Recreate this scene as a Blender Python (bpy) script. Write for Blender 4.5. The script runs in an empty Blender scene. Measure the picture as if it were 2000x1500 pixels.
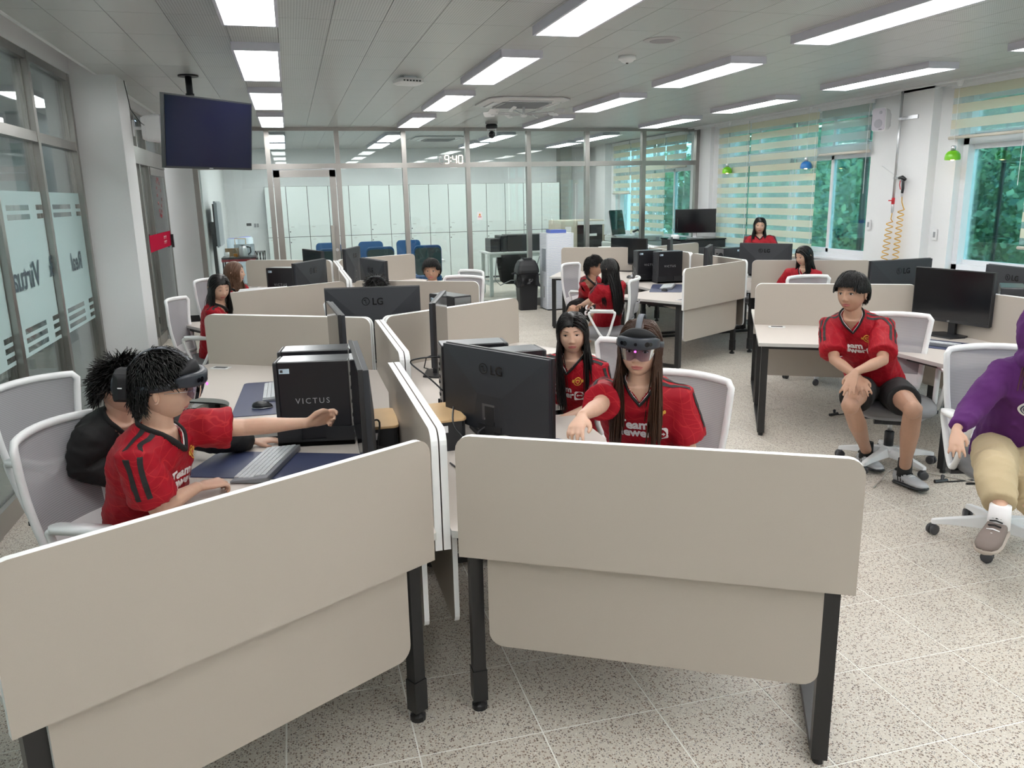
import bpy, bmesh, math, random
import numpy as np
from mathutils import Vector, Matrix
from mathutils.bvhtree import BVHTree
random.seed(7); rng = np.random.default_rng(11)
R = math.radians; PI = math.pi
S = bpy.context.scene
COL = S.collection

# ------------------------------------------------------------------ camera
F_PX, PITCH, YAW, ROLL, HC = 1550.35, 0.2318, 0.2625, -0.0203, 1.8
CEIL = 2.87
def cam_axes():
    cy, sy, cp, sp = math.cos(YAW), math.sin(YAW), math.cos(PITCH), math.sin(PITCH)
    fw = np.array([sy*cp, cy*cp, -sp]); rt = np.array([cy, -sy, 0.]); up = np.cross(rt, fw)
    c, s = math.cos(ROLL), math.sin(ROLL)
    return rt*c+up*s, up*c-rt*s, fw
RT, UP, FW = cam_axes()
cam = bpy.data.cameras.new('camera'); camo = bpy.data.objects.new('camera', cam); COL.objects.link(camo)
cam.sensor_width = 36; cam.lens = F_PX/2000*36; cam.clip_end = 300
m = Matrix.Identity(4)
for i in range(3):
    m[i][0] = RT[i]; m[i][1] = UP[i]; m[i][2] = -FW[i]
m[2][3] = HC
camo.matrix_world = m
S.camera = camo
def ray(x, y): return FW + RT*(x-1000)/F_PX + UP*(750-y)/F_PX
def at(x, y, z):                       # point of height z seen at photo pixel x, y
    r = ray(x, y); return r*((z-HC)/r[2]) + np.array([0, 0, HC])
def far(x, y, d):                      # point d metres away (in plan) seen at photo pixel x, y
    r = ray(x, y); return r*(d/math.hypot(r[0], r[1])) + np.array([0, 0, HC])

# ------------------------------------------------------------------ light and exposure
w = bpy.data.worlds.new('sky'); S.world = w; w.use_nodes = True
nt = w.node_tree; nt.nodes.clear()
sky = nt.nodes.new('ShaderNodeTexSky'); sky.sky_type = 'HOSEK_WILKIE'; sky.turbidity = 6
sky.sun_direction = Vector((0.3, -0.5, 0.8)).normalized(); sky.ground_albedo = .3
bg = nt.nodes.new('ShaderNodeBackground'); bg.inputs[1].default_value = 36.0
wo = nt.nodes.new('ShaderNodeOutputWorld')
nt.links.new(sky.outputs[0], bg.inputs[0]); nt.links.new(bg.outputs[0], wo.inputs[0])
S.view_settings.view_transform = 'Standard'; S.view_settings.look = 'None'
S.view_settings.gamma = 1; S.view_settings.use_curve_mapping = False
S.view_settings.exposure = 0.0
S.cycles.use_denoising = True
S.cycles.max_bounces = 9; S.cycles.diffuse_bounces = 5; S.cycles.transparent_max_bounces = 16
S.cycles.glossy_bounces = 4; S.cycles.sample_clamp_indirect = 6
LAMP = 17.5                              # strength of the LED panels

# ------------------------------------------------------------------ materials
MATS = {}
def mat(name, col, rough=.5, metal=0., spec=.5, bump=None, noise=None, coat=0):
    if name in MATS: return MATS[name]
    m = bpy.data.materials.new(name); m.use_nodes = True; n = m.node_tree
    b = n.nodes['Principled BSDF']; b.inputs['Base Color'].default_value = (*col, 1)
    b.inputs['Roughness'].default_value = rough; b.inputs['Metallic'].default_value = metal
    b.inputs['Specular IOR Level'].default_value = spec; b.inputs['Coat Weight'].default_value = coat
    tc = n.nodes.new('ShaderNodeTexCoord')
    if noise:                            # (scale, amount) : brightness variation
        t = n.nodes.new('ShaderNodeTexNoise'); t.inputs['Scale'].default_value = noise[0]; t.inputs['Detail'].default_value = 4
        n.links.new(tc.outputs['Object'], t.inputs['Vector'])
        r = n.nodes.new('ShaderNodeMapRange'); r.inputs[3].default_value = 1-noise[1]; r.inputs[4].default_value = 1+noise[1]
        mx = n.nodes.new('ShaderNodeMix'); mx.data_type = 'RGBA'; mx.blend_type = 'MULTIPLY'; mx.inputs[0].default_value = 1
        n.links.new(t.outputs[0], r.inputs[0]); mx.inputs[6].default_value = (*col, 1)
        n.links.new(r.outputs[0], mx.inputs[7]); n.links.new(mx.outputs[2], b.inputs['Base Color'])
    if bump:                             # (scale, strength)
        t = n.nodes.new('ShaderNodeTexNoise'); t.inputs['Scale'].default_value = bump[0]
        n.links.new(tc.outputs['Object'], t.inputs['Vector'])
        bp = n.nodes.new('ShaderNodeBump'); bp.inputs['Strength'].default_value = bump[1]; bp.inputs['Distance'].default_value = .01
        n.links.new(t.outputs[0], bp.inputs['Height']); n.links.new(bp.outputs[0], b.inputs['Normal'])
    MATS[name] = m; return m
def node(n, t, **k):
    x = n.nodes.new(t)
    for a, v in k.items(): setattr(x, a, v)
    return x
def emit(name, col, s):
    if name in MATS: return MATS[name]
    m = bpy.data.materials.new(name); m.use_nodes = True; n = m.node_tree; n.nodes.clear()
    e = node(n, 'ShaderNodeEmission'); e.inputs[0].default_value = (*col, 1); e.inputs[1].default_value = s
    o = node(n, 'ShaderNodeOutputMaterial'); n.links.new(e.outputs[0], o.inputs[0]); MATS[name] = m; return m
def glass(name, tint, ior=1.45, boost=1.0, rough=0.0):
    m = bpy.data.materials.new(name); m.use_nodes = True; n = m.node_tree; n.nodes.clear()
    t = node(n, 'ShaderNodeBsdfTransparent'); t.inputs[0].default_value = (*tint, 1)
    g = node(n, 'ShaderNodeBsdfGlossy'); g.inputs['Roughness'].default_value = rough
    f = node(n, 'ShaderNodeFresnel'); f.inputs[0].default_value = ior
    mm = node(n, 'ShaderNodeMath', operation='MULTIPLY'); mm.inputs[1].default_value = boost
    x = node(n, 'ShaderNodeMixShader'); o = node(n, 'ShaderNodeOutputMaterial')
    n.links.new(f.outputs[0], mm.inputs[0]); n.links.new(mm.outputs[0], x.inputs[0])
    n.links.new(t.outputs[0], x.inputs[1]); n.links.new(g.outputs[0], x.inputs[2]); n.links.new(x.outputs[0], o.inputs[0])
    MATS[name] = m; return m
def veil(name, col, alpha, rough=.6, transl=0.0):
    """see-through cloth or film: part transparent, part diffuse (and part translucent)"""
    m = bpy.data.materials.new(name); m.use_nodes = True; n = m.node_tree; n.nodes.clear()
    t = node(n, 'ShaderNodeBsdfTransparent'); d = node(n, 'ShaderNodeBsdfDiffuse'); d.inputs[0].default_value = (*col, 1)
    tl = node(n, 'ShaderNodeBsdfTranslucent'); tl.inputs[0].default_value = (*col, 1)
    x1 = node(n, 'ShaderNodeMixShader'); x1.inputs[0].default_value = transl
    x = node(n, 'ShaderNodeMixShader'); x.inputs[0].default_value = alpha; o = node(n, 'ShaderNodeOutputMaterial')
    n.links.new(d.outputs[0], x1.inputs[1]); n.links.new(tl.outputs[0], x1.inputs[2])
    n.links.new(t.outputs[0], x.inputs[1]); n.links.new(x1.outputs[0], x.inputs[2]); n.links.new(x.outputs[0], o.inputs[0])
    MATS[name] = m; return m

white = mat('white_paint', (.78, .79, .80), .6, bump=(60, .05), noise=(1.3, .03))
panelM = mat('greige_laminate', (.42, .375, .325), .42, noise=(400, .03))
deskM = mat('desk_laminate', (.56, .51, .47), .38, noise=(300, .03))
edgeM = mat('white_edging', (.82, .83, .83), .4)
steel = mat('stainless', (.38, .365, .345), .30, 1.0, noise=(3, .12))
blackst = mat('black_steel', (.012, .012, .013), .35)
blackp = mat('black_plastic', (.014, .015, .018), .42, bump=(600, .05))
blackg = mat('dark_screen', (.006, .007, .009), .12)
darkg = mat('dark_grey', (.05, .052, .058), .4)
greyp = mat('grey_plastic', (.30, .31, .33), .5)
whitep = mat('white_plastic', (.80, .81, .82), .35)
silver = mat('silver', (.62, .63, .65), .3, .8)
rubber = mat('rubber', (.03, .03, .032), .7)
seatM = mat('grey_fabric', (.19, .19, .20), .85, bump=(300, .2))
navy = mat('navy_leather', (.035, .045, .105), .45, bump=(500, .1))
lock = mat('white_gloss', (.74, .80, .79), .25)
blueM = mat('blue_fabric', (.012, .09, .24), .8, bump=(200, .2))
tealM = mat('dark_teal', (.03, .07, .08), .7)
skinM = mat('skin', (.56, .35, .255), .5, noise=(35, .06)); skinM.node_tree.nodes['Principled BSDF'].inputs['Subsurface Weight'].default_value = .12
skinM.node_tree.nodes['Principled BSDF'].inputs['Subsurface Radius'].default_value = (.02, .008, .004)
skin2 = mat('skin_tan', (.43, .245, .165), .5, noise=(35, .06))
lipM = mat('lips', (.45, .14, .13), .4)
eyeW = mat('eye_white', (.75, .73, .70), .2); irisM = mat('iris', (.012, .008, .006), .1)
hairM = mat('black_hair', (.006, .005, .005), .36, spec=.32); hairB = mat('brown_hair', (.040, .015, .007), .38, spec=.35)
hairL = mat('light_brown_hair', (.12, .055, .028), .38)
whiteC = mat('white_cloth', (.78, .76, .77), .8); blackC = mat('black_cloth', (.008, .008, .009), .8, bump=(400, .15))
gold = mat('gold_print', (.75, .42, .06), .6)
bamboo = mat('bamboo', (.62, .42, .22), .4, noise=(9, .15))
hosM = mat('yellow_hose', (.62, .36, .05), .4)
greenE = mat('green_enamel', (.16, .50, .01), .3); blueE = mat('blue_enamel', (.02, .17, .48), .4)
redP = mat('red_paint', (.55, .02, .03), .4)
purple = mat('purple_cloth', (.085, .012, .12), .9, bump=(500, .3)); khaki = mat('khaki_cloth', (.45, .36, .22), .85, bump=(300, .2))
sneak = mat('taupe_suede', (.16, .125, .11), .8)
cream = mat('cream_paint', (.50, .45, .36), .5); cardb = mat('cardboard', (.30, .20, .11), .8)
glassM = glass('clear_glass', (.93, .975, .965), 1.5, .8)
glassG = glass('window_glass', (.68, .91, .91), 1.5, .8)
frost = veil('frosted_film', (.62, .78, .78), .45)
meshM = None
bandM = veil('blind_band', (.86, .82, .70), .93, transl=.55); sheerM = veil('blind_sheer', (.62, .78, .76), .28, transl=.5)
def mesh_cloth():
    m = bpy.data.materials.new('chair_mesh'); m.use_nodes = True; n = m.node_tree; n.nodes.clear()
    tc = node(n, 'ShaderNodeTexCoord'); wv = node(n, 'ShaderNodeTexWave'); wv.bands_direction = 'Z'; wv.inputs['Scale'].default_value = 38
    wv.inputs['Distortion'].default_value = 0
    r = node(n, 'ShaderNodeMapRange'); r.inputs[3].default_value = .74; r.inputs[4].default_value = 1.0
    t = node(n, 'ShaderNodeBsdfTransparent'); d = node(n, 'ShaderNodeBsdfDiffuse'); d.inputs[0].default_value = (.36, .355, .375, 1)
    x = node(n, 'ShaderNodeMixShader'); o = node(n, 'ShaderNodeOutputMaterial')
    n.links.new(tc.outputs['Object'], wv.inputs['Vector']); n.links.new(wv.outputs[0], r.inputs[0]); n.links.new(r.outputs[0], x.inputs[0])
    n.links.new(t.outputs[0], x.inputs[1]); n.links.new(d.outputs[0], x.inputs[2]); n.links.new(x.outputs[0], o.inputs[0]); return m
meshM = mesh_cloth()
def terrazzo():
    m = bpy.data.materials.new('terrazzo'); m.use_nodes = True; n = m.node_tree; b = n.nodes['Principled BSDF']
    g = node(n, 'ShaderNodeNewGeometry')
    prev = None
    base = node(n, 'ShaderNodeRGB'); base.outputs[0].default_value = (.60, .55, .48, 1); prev = base.outputs[0]
    nz = node(n, 'ShaderNodeTexNoise'); nz.inputs['Scale'].default_value = 1.1; nz.inputs['Detail'].default_value = 3
    n.links.new(g.outputs['Position'], nz.inputs['Vector'])
    for sc, dens, cols, sz in ((120, .40, ((.14, .10, .08), (.34, .25, .19)), .46), (190, .45, ((.42, .36, .30), (.80, .78, .73)), .45), (165, .32, ((.04, .03, .03), (.12, .12, .14)), .33)):
        v = node(n, 'ShaderNodeTexVoronoi'); v.inputs['Scale'].default_value = sc; v.inputs['Randomness'].default_value = 1
        mp = node(n, 'ShaderNodeMapping'); mp.inputs['Location'].default_value = (sc, sc*.3, 0)
        n.links.new(g.outputs['Position'], mp.inputs[0]); n.links.new(mp.outputs[0], v.inputs['Vector'])
        sp = node(n, 'ShaderNodeSeparateColor'); n.links.new(v.outputs['Color'], sp.inputs[0])
        a = node(n, 'ShaderNodeMath', operation='LESS_THAN'); a.inputs[1].default_value = dens; n.links.new(sp.outputs[0], a.inputs[0])
        d = node(n, 'ShaderNodeMath', operation='LESS_THAN'); d.inputs[1].default_value = sz; n.links.new(v.outputs['Distance'], d.inputs[0])
        k = node(n, 'ShaderNodeMath', operation='MULTIPLY'); n.links.new(a.outputs[0], k.inputs[0]); n.links.new(d.outputs[0], k.inputs[1])
        c = node(n, 'ShaderNodeMix'); c.data_type = 'RGBA'; c.inputs[6].default_value = (*cols[0], 1); c.inputs[7].default_value = (*cols[1], 1)
        n.links.new(sp.outputs[1], c.inputs[0])
        x = node(n, 'ShaderNodeMix'); x.data_type = 'RGBA'; n.links.new(k.outputs[0], x.inputs[0]); n.links.new(prev, x.inputs[6]); n.links.new(c.outputs[2], x.inputs[7])
        prev = x.outputs[2]
    mr = node(n, 'ShaderNodeMapRange'); mr.inputs[3].default_value = .86; mr.inputs[4].default_value = 1.1; n.links.new(nz.outputs[0], mr.inputs[0])
    y = node(n, 'ShaderNodeMix'); y.data_type = 'RGBA'; y.blend_type = 'MULTIPLY'; y.inputs[0].default_value = 1
    n.links.new(prev, y.inputs[6]); n.links.new(mr.outputs[0], y.inputs[7])
    n.links.new(y.outputs[2], b.inputs['Base Color']); b.inputs['Roughness'].default_value = .42; return m
terr = terrazzo(); grout = mat('grout', (.85, .84, .80), .8)
def perforated():
    m = bpy.data.materials.new('perforated_panel'); m.use_nodes = True; n = m.node_tree; b = n.nodes['Principled BSDF']
    g = node(n, 'ShaderNodeNewGeometry'); mp = node(n, 'ShaderNodeMapping'); mp.inputs['Scale'].default_value = (62, 62, 0)
    n.links.new(g.outputs['Position'], mp.inputs[0])
    v = node(n, 'ShaderNodeTexVoronoi'); v.inputs['Scale'].default_value = 1; v.inputs['Randomness'].default_value = 0
    n.links.new(mp.outputs[0], v.inputs['Vector'])
    d = node(n, 'ShaderNodeMapRange'); d.inputs[1].default_value = .18; d.inputs[2].default_value = .26; n.links.new(v.outputs['Distance'], d.inputs[0])
    x = node(n, 'ShaderNodeMix'); x.data_type = 'RGBA'; n.links.new(d.outputs[0], x.inputs[0])
    x.inputs[6].default_value = (.16, .165, .165, 1); x.inputs[7].default_value = (.50, .51, .505, 1)
    n.links.new(x.outputs[2], b.inputs['Base Color']); b.inputs['Roughness'].default_value = .3; return m
perf = perforated(); plainc = mat('plain_ceiling', (.52, .53, .52), .3)
def jersey_mat():
    m = bpy.data.materials.new('red_jersey'); m.use_nodes = True; n = m.node_tree; b = n.nodes['Principled BSDF']
    tc = node(n, 'ShaderNodeTexCoord'); prev = None; tot = None
    for i, rz in enumerate((.4, 1.3, 2.4)):
        mp = node(n, 'ShaderNodeMapping'); mp.inputs['Rotation'].default_value = (rz, rz*.7, rz*1.3)
        wv = node(n, 'ShaderNodeTexWave'); wv.inputs['Scale'].default_value = 6.5+i; wv.inputs['Distortion'].default_value = 5.5; wv.inputs['Detail'].default_value = 0; wv.inputs['Detail Scale'].default_value = 1.4
        n.links.new(tc.outputs['Object'], mp.inputs[0]); n.links.new(mp.outputs[0], wv.inputs['Vector'])
        r = node(n, 'ShaderNodeMapRange'); r.inputs[1].default_value = .988; r.inputs[2].default_value = 1; n.links.new(wv.outputs[0], r.inputs[0])
        if tot is None: tot = r.outputs[0]
        else:
            a = node(n, 'ShaderNodeMath', operation='MAXIMUM'); n.links.new(tot, a.inputs[0]); n.links.new(r.outputs[0], a.inputs[1]); tot = a.outputs[0]
    x = node(n, 'ShaderNodeMix'); x.data_type = 'RGBA'; n.links.new(tot, x.inputs[0])
    x.inputs[6].default_value = (.31, .002, .012, 1); x.inputs[7].default_value = (.43, .018, .022, 1)
    n.links.new(x.outputs[2], b.inputs['Base Color']); b.inputs['Roughness'].default_value = .6; b.inputs['Specular IOR Level'].default_value = .25
    return m
jersey = jersey_mat()
def leafmat():
    m = bpy.data.materials.new('foliage'); m.use_nodes = True; n = m.node_tree; b = n.nodes['Principled BSDF']
    oi = node(n, 'ShaderNodeNewGeometry'); nz = node(n, 'ShaderNodeTexNoise'); nz.inputs['Scale'].default_value = 1.6
    n.links.new(oi.outputs['Position'], nz.inputs['Vector'])
    cr = node(n, 'ShaderNodeValToRGB'); cr.color_ramp.elements[0].position = .35; cr.color_ramp.elements[0].color = (.10, .25, .15, 1)
    cr.color_ramp.elements[1].position = .65; cr.color_ramp.elements[1].color = (.38, .60, .28, 1)
    n.links.new(nz.outputs[0], cr.inputs[0]); n.links.new(cr.outputs[0], b.inputs['Base Color']); b.inputs['Roughness'].default_value = .6
    return m
leaf = leafmat(); bark = mat('bark', (.10, .08, .06), .9)

# ------------------------------------------------------------------ mesh helpers
class G:
    def __init__(s): s.v = []; s.f = []; s.m = []; s.n = 0
    def add(s, v, f, mi=0):
        v = np.asarray(v, float); s.v.append(v); k = s.n
        s.f += [tuple(int(i)+k for i in q) for q in f]; s.m += [mi]*len(f); s.n += len(v); return s
    def box(s, c, d, rz=0, mi=0, M=None):
        x, y, z = d[0]/2, d[1]/2, d[2]/2
        v = np.array([[-x,-y,-z],[x,-y,-z],[x,y,-z],[-x,y,-z],[-x,-y,z],[x,-y,z],[x,y,z],[-x,y,z]])
        if rz:
            a, b = math.cos(rz), math.sin(rz); v = v@np.array([[a,b,0],[-b,a,0],[0,0,1]])
        if M is not None: v = v@np.array(M).T
        v = v+np.array(c)
        return s.add(v, [(0,3,2,1),(4,5,6,7),(0,1,5,4),(1,2,6,5),(2,3,7,6),(3,0,4,7)], mi)
    def span(s, a, b, mi=0):
        a = np.array(a, float); b = np.array(b, float); return s.box((a+b)/2, np.abs(b-a), 0, mi)
    def loft(s, rings, mi=0, cap=True, closed=False):
        rings = [np.asarray(r, float) for r in rings]; n = len(rings[0]); v = np.vstack(rings); f = []
        for i in range(len(rings)-1+(1 if closed else 0)):
            a, b = i*n, ((i+1) % len(rings))*n
            for j in range(n): k = (j+1) % n; f.append((a+j, a+k, b+k, b+j))
        if cap and not closed:
            f.append(tuple(range(n-1, -1, -1))); f.append(tuple(range(v.shape[0]-n, v.shape[0])))
        return s.add(v, f, mi)
    def prism(s, poly, z0, z1, mi=0, M=None, o=(0, 0, 0), edge=None):
        """extrude a 2D outline from z0 to z1 (edge: other material for the rim)"""
        p = np.array(poly, float); n = len(p)
        v = np.vstack([np.c_[p, np.full(n, z0)], np.c_[p, np.full(n, z1)]])
        if M is not None: v = v@np.array(M).T
        v = v+np.array(o)
        s.add(v, [tuple(range(n-1, -1, -1)), tuple(range(n, 2*n))], mi); k = s.n-2*n
        e = mi if edge is None else edge
        s.f += [(k+i, k+(i+1) % n, k+n+(i+1) % n, k+n+i) for i in range(n)]; s.m += [e]*n
        return s
    def tube(s, pts, r, n=8, mi=0, cap=True, flat=1.0, closed=False):
        P = np.array(pts, float); K = len(P); rr = np.full(K, r, float) if np.isscalar(r) else np.array(r, float)
        T = np.gradient(P, axis=0) if not closed else np.roll(P, -1, 0)-np.roll(P, 1, 0)
        T /= np.linalg.norm(T, axis=1)[:, None]+1e-12
        a = np.array([0, 0, 1.]) if abs(T[0][2]) < .9 else np.array([1., 0, 0])
        rings = []; u = np.cross(T[0], a); u /= np.linalg.norm(u)
        for i in range(K):
            u = u-T[i]*(u@T[i]); u /= np.linalg.norm(u)+1e-12; w_ = np.cross(T[i], u)
            th = np.arange(n)*2*PI/n
            rings.append(P[i]+rr[i]*(np.cos(th)[:, None]*u+flat*np.sin(th)[:, None]*w_))
        return s.loft(rings, mi, cap, closed)
    def lathe(s, prof, n=16, c=(0, 0, 0), mi=0, cap=True, axis=2):
        th = np.arange(n)*2*PI/n; rings = []
        for r, z in prof:
            q = np.c_[r*np.cos(th), r*np.sin(th), np.full(n, z)]
            if axis == 0: q = q[:, [2, 0, 1]]
            if axis == 1: q = q[:, [1, 2, 0]]
            rings.append(q+np.array(c))
        return s.loft(rings, mi, cap)
    def ell(s, c, r, n=16, k=10, mi=0, M=None):
        th = np.arange(n)*2*PI/n; rings = []
        for i in range(1, k):
            ph = PI*i/k
            q = np.c_[r[0]*math.sin(ph)*np.cos(th), r[1]*math.sin(ph)*np.sin(th), np.full(n, -r[2]*math.cos(ph))]
            if M is not None: q = q@np.array(M).T
            rings.append(q+np.array(c))
        return s.loft(rings, mi)
    def arr(s): return np.vstack(s.v), s.f
def mesh_of(name, g, mats, smooth=False):
    me = bpy.data.meshes.new(name); v = np.vstack(g.v)
    me.from_pydata([tuple(p) for p in v], [], g.f)
    for x in (mats if isinstance(mats, (list, tuple)) else [mats]): me.materials.append(x)
    if any(g.m): me.polygons.foreach_set('material_index', g.m)
    if smooth: me.polygons.foreach_set('use_smooth', [True]*len(me.polygons))
    me.update(); return me
def link(name, me, parent=None, **k):
    o = bpy.data.objects.new(name, me); COL.objects.link(o)
    if parent: o.parent = parent
    for a, b in k.items():
        if b: o[a] = b
    return o
def mk(name, g, mats, parent=None, smooth=False, bevel=0, **k):
    o = link(name, mesh_of(name, g, mats, smooth), parent, **k)
    if bevel:
        b = o.modifiers.new('bevel', 'BEVEL'); b.width = bevel; b.segments = 2; b.limit_method = 'ANGLE'; b.angle_limit = R(50)
    if smooth == 'angle' or (smooth and False): pass
    return o
def thing(name, label, cat, loc=(0, 0, 0), rz=0, group=None):
    o = bpy.data.objects.new(name, None); COL.objects.link(o); o.empty_display_size = .1
    o.location = tuple(loc); o.rotation_euler = (0, 0, rz); o['label'] = label; o['category'] = cat
    if group: o['group'] = group
    return o
def struct(name, g, mats, parent=None, **k):
    return mk(name, g, mats, parent, kind='structure', **k)
def kids(o): return [c for c in ALLK.get(o.name, [])]
def dup(root, loc, rz, label, group=None):
    r = root.copy(); COL.objects.link(r); r.location = tuple(loc); r.rotation_euler = (0, 0, rz); r['label'] = label
    if group: r['group'] = group
    def rec(a, b):
        for ch in list(a.children):
            c = ch.copy(); COL.objects.link(c); c.parent = b; rec(ch, c)
    rec(root, r); return r
def rrect(w, h, r, n=5, cx=0, cy=0, corners=(1, 1, 1, 1)):
    """rounded rectangle outline, corners: bl, br, tr, tl"""
    out = []; cs = [(-w/2+r, -h/2+r, PI), (w/2-r, -h/2+r, 1.5*PI), (w/2-r, h/2-r, 0), (-w/2+r, h/2-r, .5*PI)]
    sq = [(-w/2, -h/2), (w/2, -h/2), (w/2, h/2), (-w/2, h/2)]
    for i, (x, y, a) in enumerate(cs):
        if not corners[i] or r <= 0: out.append((cx+sq[i][0], cy+sq[i][1])); continue
        for k in range(n+1):
            t = a+.5*PI*k/n; out.append((cx+x+r*math.cos(t), cy+y+r*math.sin(t)))
    return out
def frame3(x, z=None):
    """matrix whose columns are local axes: x forward"""
    x = np.array(x, float); x /= np.linalg.norm(x); z = np.array((0, 0, 1.)) if z is None else np.array(z, float)
    y = np.cross(z, x); y /= np.linalg.norm(y)+1e-9; z = np.cross(x, y); return np.c_[x, y, z]
def text_polys(txt, size, bold=0.0, spacing=1.0):
    cu = bpy.data.curves.new('t', 'FONT'); cu.body = txt; cu.size = size; cu.offset = bold; cu.align_x = 'CENTER'; cu.space_character = spacing
    cu.resolution_u = 3
    o = bpy.data.objects.new('t', cu); COL.objects.link(o); dg = bpy.context.evaluated_depsgraph_get()
    me = bpy.data.meshes.new_from_object(o.evaluated_get(dg)); v = [tuple(p.co) for p in me.vertices]; f = [tuple(p.vertices) for p in me.polygons]
    bpy.data.objects.remove(o); bpy.data.curves.remove(cu); bpy.data.meshes.remove(me)
    return np.array(v) if v else np.zeros((0, 3)), f
def text_flat(g, txt, size, o, ux, uy, th=.0008, bold=0.0, mi=0, spacing=1.0):
    """lettering on a plane: origin o, right axis ux, up axis uy"""
    v, f = text_polys(txt, size, bold, spacing); ux = np.array(ux, float); uy = np.array(uy, float); n = np.cross(ux, uy)
    p = np.array(o)+v[:, :1]*ux+v[:, 1:2]*uy
    g.add(p+n*th, f, mi); return g
# ------------------------------------------------------------------ the setting
def floor_build():
    base = struct('floor', G().span((-1.9, -2.5, -.06), (7.1, 18.3, -.0012)), grout)
    p = .427; x0, y0 = 1.98, 1.86; cells = []
    for i in range(-10, 13):
        for j in range(-11, 39):
            x, y = x0+i*p, y0+j*p
            if x < -1.9 or x+p > 7.1 or y < -2.5 or y+p > 18.3: continue
            cells.append((x, y))
    me = mesh_of('tile', G().box((0, 0, -.004), (p-.0055, p-.0055, .008)), terr)
    def seen(c):
        d = np.array([c[0]+p/2, c[1]+p/2, -HC]); z = d@FW
        if z < .3: return 1e9
        u, v = 1000+F_PX*(d@RT)/z, 750-F_PX*(d@UP)/z
        return (0 if -60 < u < 2060 and v < 1560 else 1000)+z
    cells.sort(key=seen); rest = G()
    for n, (x, y) in enumerate(cells):
        if n < 300:
            o = bpy.data.objects.new('tile', me); COL.objects.link(o); o.parent = base; o.location = (x+p/2, y+p/2, 0)
        else: rest.box((x+p/2, y+p/2, -.004), (p-.0055, p-.0055, .008))
    mk('tile_field', rest, terr, base, kind='stuff')
    g = G()
    for a, b, z in (((6.9, -10), (30, 40), -3.2),): g.span((a[0], a[1], z-.1), (b[0], b[1], z))
    struct('trim_1', g, mat('lawn', (.05, .10, .03), .9))
    struct('trim_2', G().span((-5.2, -2.5, -.06), (-1.9, 18.3, -.003)), mat('corridor_floor', (.42, .43, .40), .35, noise=(3, .08)))
floor_build()
def ceiling_build():
    base = struct('ceiling', G().span((-1.49, -2.5, CEIL+.012), (7.1, 18.3, CEIL+.1)), mat('ceiling_seam', (.13, .13, .13), .8))
    px_, py = .3145, .635; cells = []
    for i in range(-5, 24):
        for j in range(-12, 22):
            x, y = .018+i*px_, 5.31+j*py
            x1, y1 = x+px_, y+py
            if x1 < -1.49 or x > 7.1 or y < -2.5 or y > 18.3: continue
            cells.append((max(x, -1.49), y, min(x1, 7.1), min(y1, 18.3)))
    me = {}
    def seen(c):
        d = np.array([(c[0]+c[2])/2, (c[1]+c[3])/2, CEIL-HC]); z = d@FW
        if z < .5: return 1e9
        u, v = 1000+F_PX*(d@RT)/z, 750-F_PX*(d@UP)/z
        return (0 if -60 < u < 2060 and v > -60 else 1000)+z
    cells.sort(key=seen); r1, r2 = G(), G()
    for n, (x, y, x1, y1) in enumerate(cells):
        plain = (x+x1)/2 < -.62; sx, sy = round(x1-x-.0035, 4), round(y1-y-.0035, 4)
        c = ((x+x1)/2, (y+y1)/2, CEIL+.006)
        if n < 300:
            k = (sx, sy, plain)
            if k not in me: me[k] = mesh_of('ceiling_panel', G().box((0, 0, 0), (sx, sy, .012)), plainc if plain else perf)
            o = bpy.data.objects.new('ceiling_panel', me[k]); COL.objects.link(o); o.parent = base; o.location = c
        else: (r1 if plain else r2).box(c, (sx, sy, .012))
    mk('ceiling_panel_field', r1, plainc, base, kind='stuff'); mk('ceiling_panel_field', r2, perf, base, kind='stuff')
    g = G(); g.span((-1.495, -2.5, CEIL-.005), (-1.47, 13, 3.02)); g.span((-1.9, -2.5, 3.0), (-1.47, 18.3, 3.1)); g.span((6.62, -2.5, CEIL-.018), (6.66, 12.8, CEIL)); g.span((6.74, -2.5, CEIL-.03), (6.78, 12.8, CEIL))
    struct('trim_3', g, white)
ceiling_build()
LX = [-.29]+[1.624+1.913*a for a in range(3)]
fr = mat('lamp_frame', (.62, .62, .70), .5); dif = emit('lamp_diffuser', (1, 1, .985), LAMP)
def lamps():
    rows = [5.295+2.3*k-1.47 for k in range(-3, 4)]+[13.73, 15.6]
    first = None; names = ['leftmost lane by the glass corridor', 'second lane from the left', 'third lane from the left', 'lane nearest the windows']
    for i, x in enumerate(LX):
        for j, y in enumerate(rows):
            place = ['behind the viewer', 'above the viewer', 'first in view', 'second row in view', 'third row in view', 'fourth row in view', 'last row before the glass partition', 'first row behind the partition', 'last row behind the partition'][j]
            lab = 'LED ceiling light, '+names[i]+', '+place
            if first is None:
                t = thing('ceiling_light', lab, 'ceiling light', (x, y, CEIL), 0, 'LED ceiling lights')
                g = G(); W, L, h = .30, 1.47, .055
                g.span((-.012, -.012, -h), (.006, L+.012, 0)).span((W-.006, -.012, -h), (W+.012, L+.012, 0)).span((-.012, -.012, -h), (W+.012, .006, 0)).span((-.012, L-.006, -h), (W+.012, L+.012, 0)).span((0, 0, -.02), (W, L, 0))
                mk('frame', g, fr, t); mk('diffuser', G().span((.006, .006, -h+.004), (W-.006, L-.006, -h+.012)), dif, t); first = t
            else: dup(first, (x, y, CEIL), 0, lab)
lamps()
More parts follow.
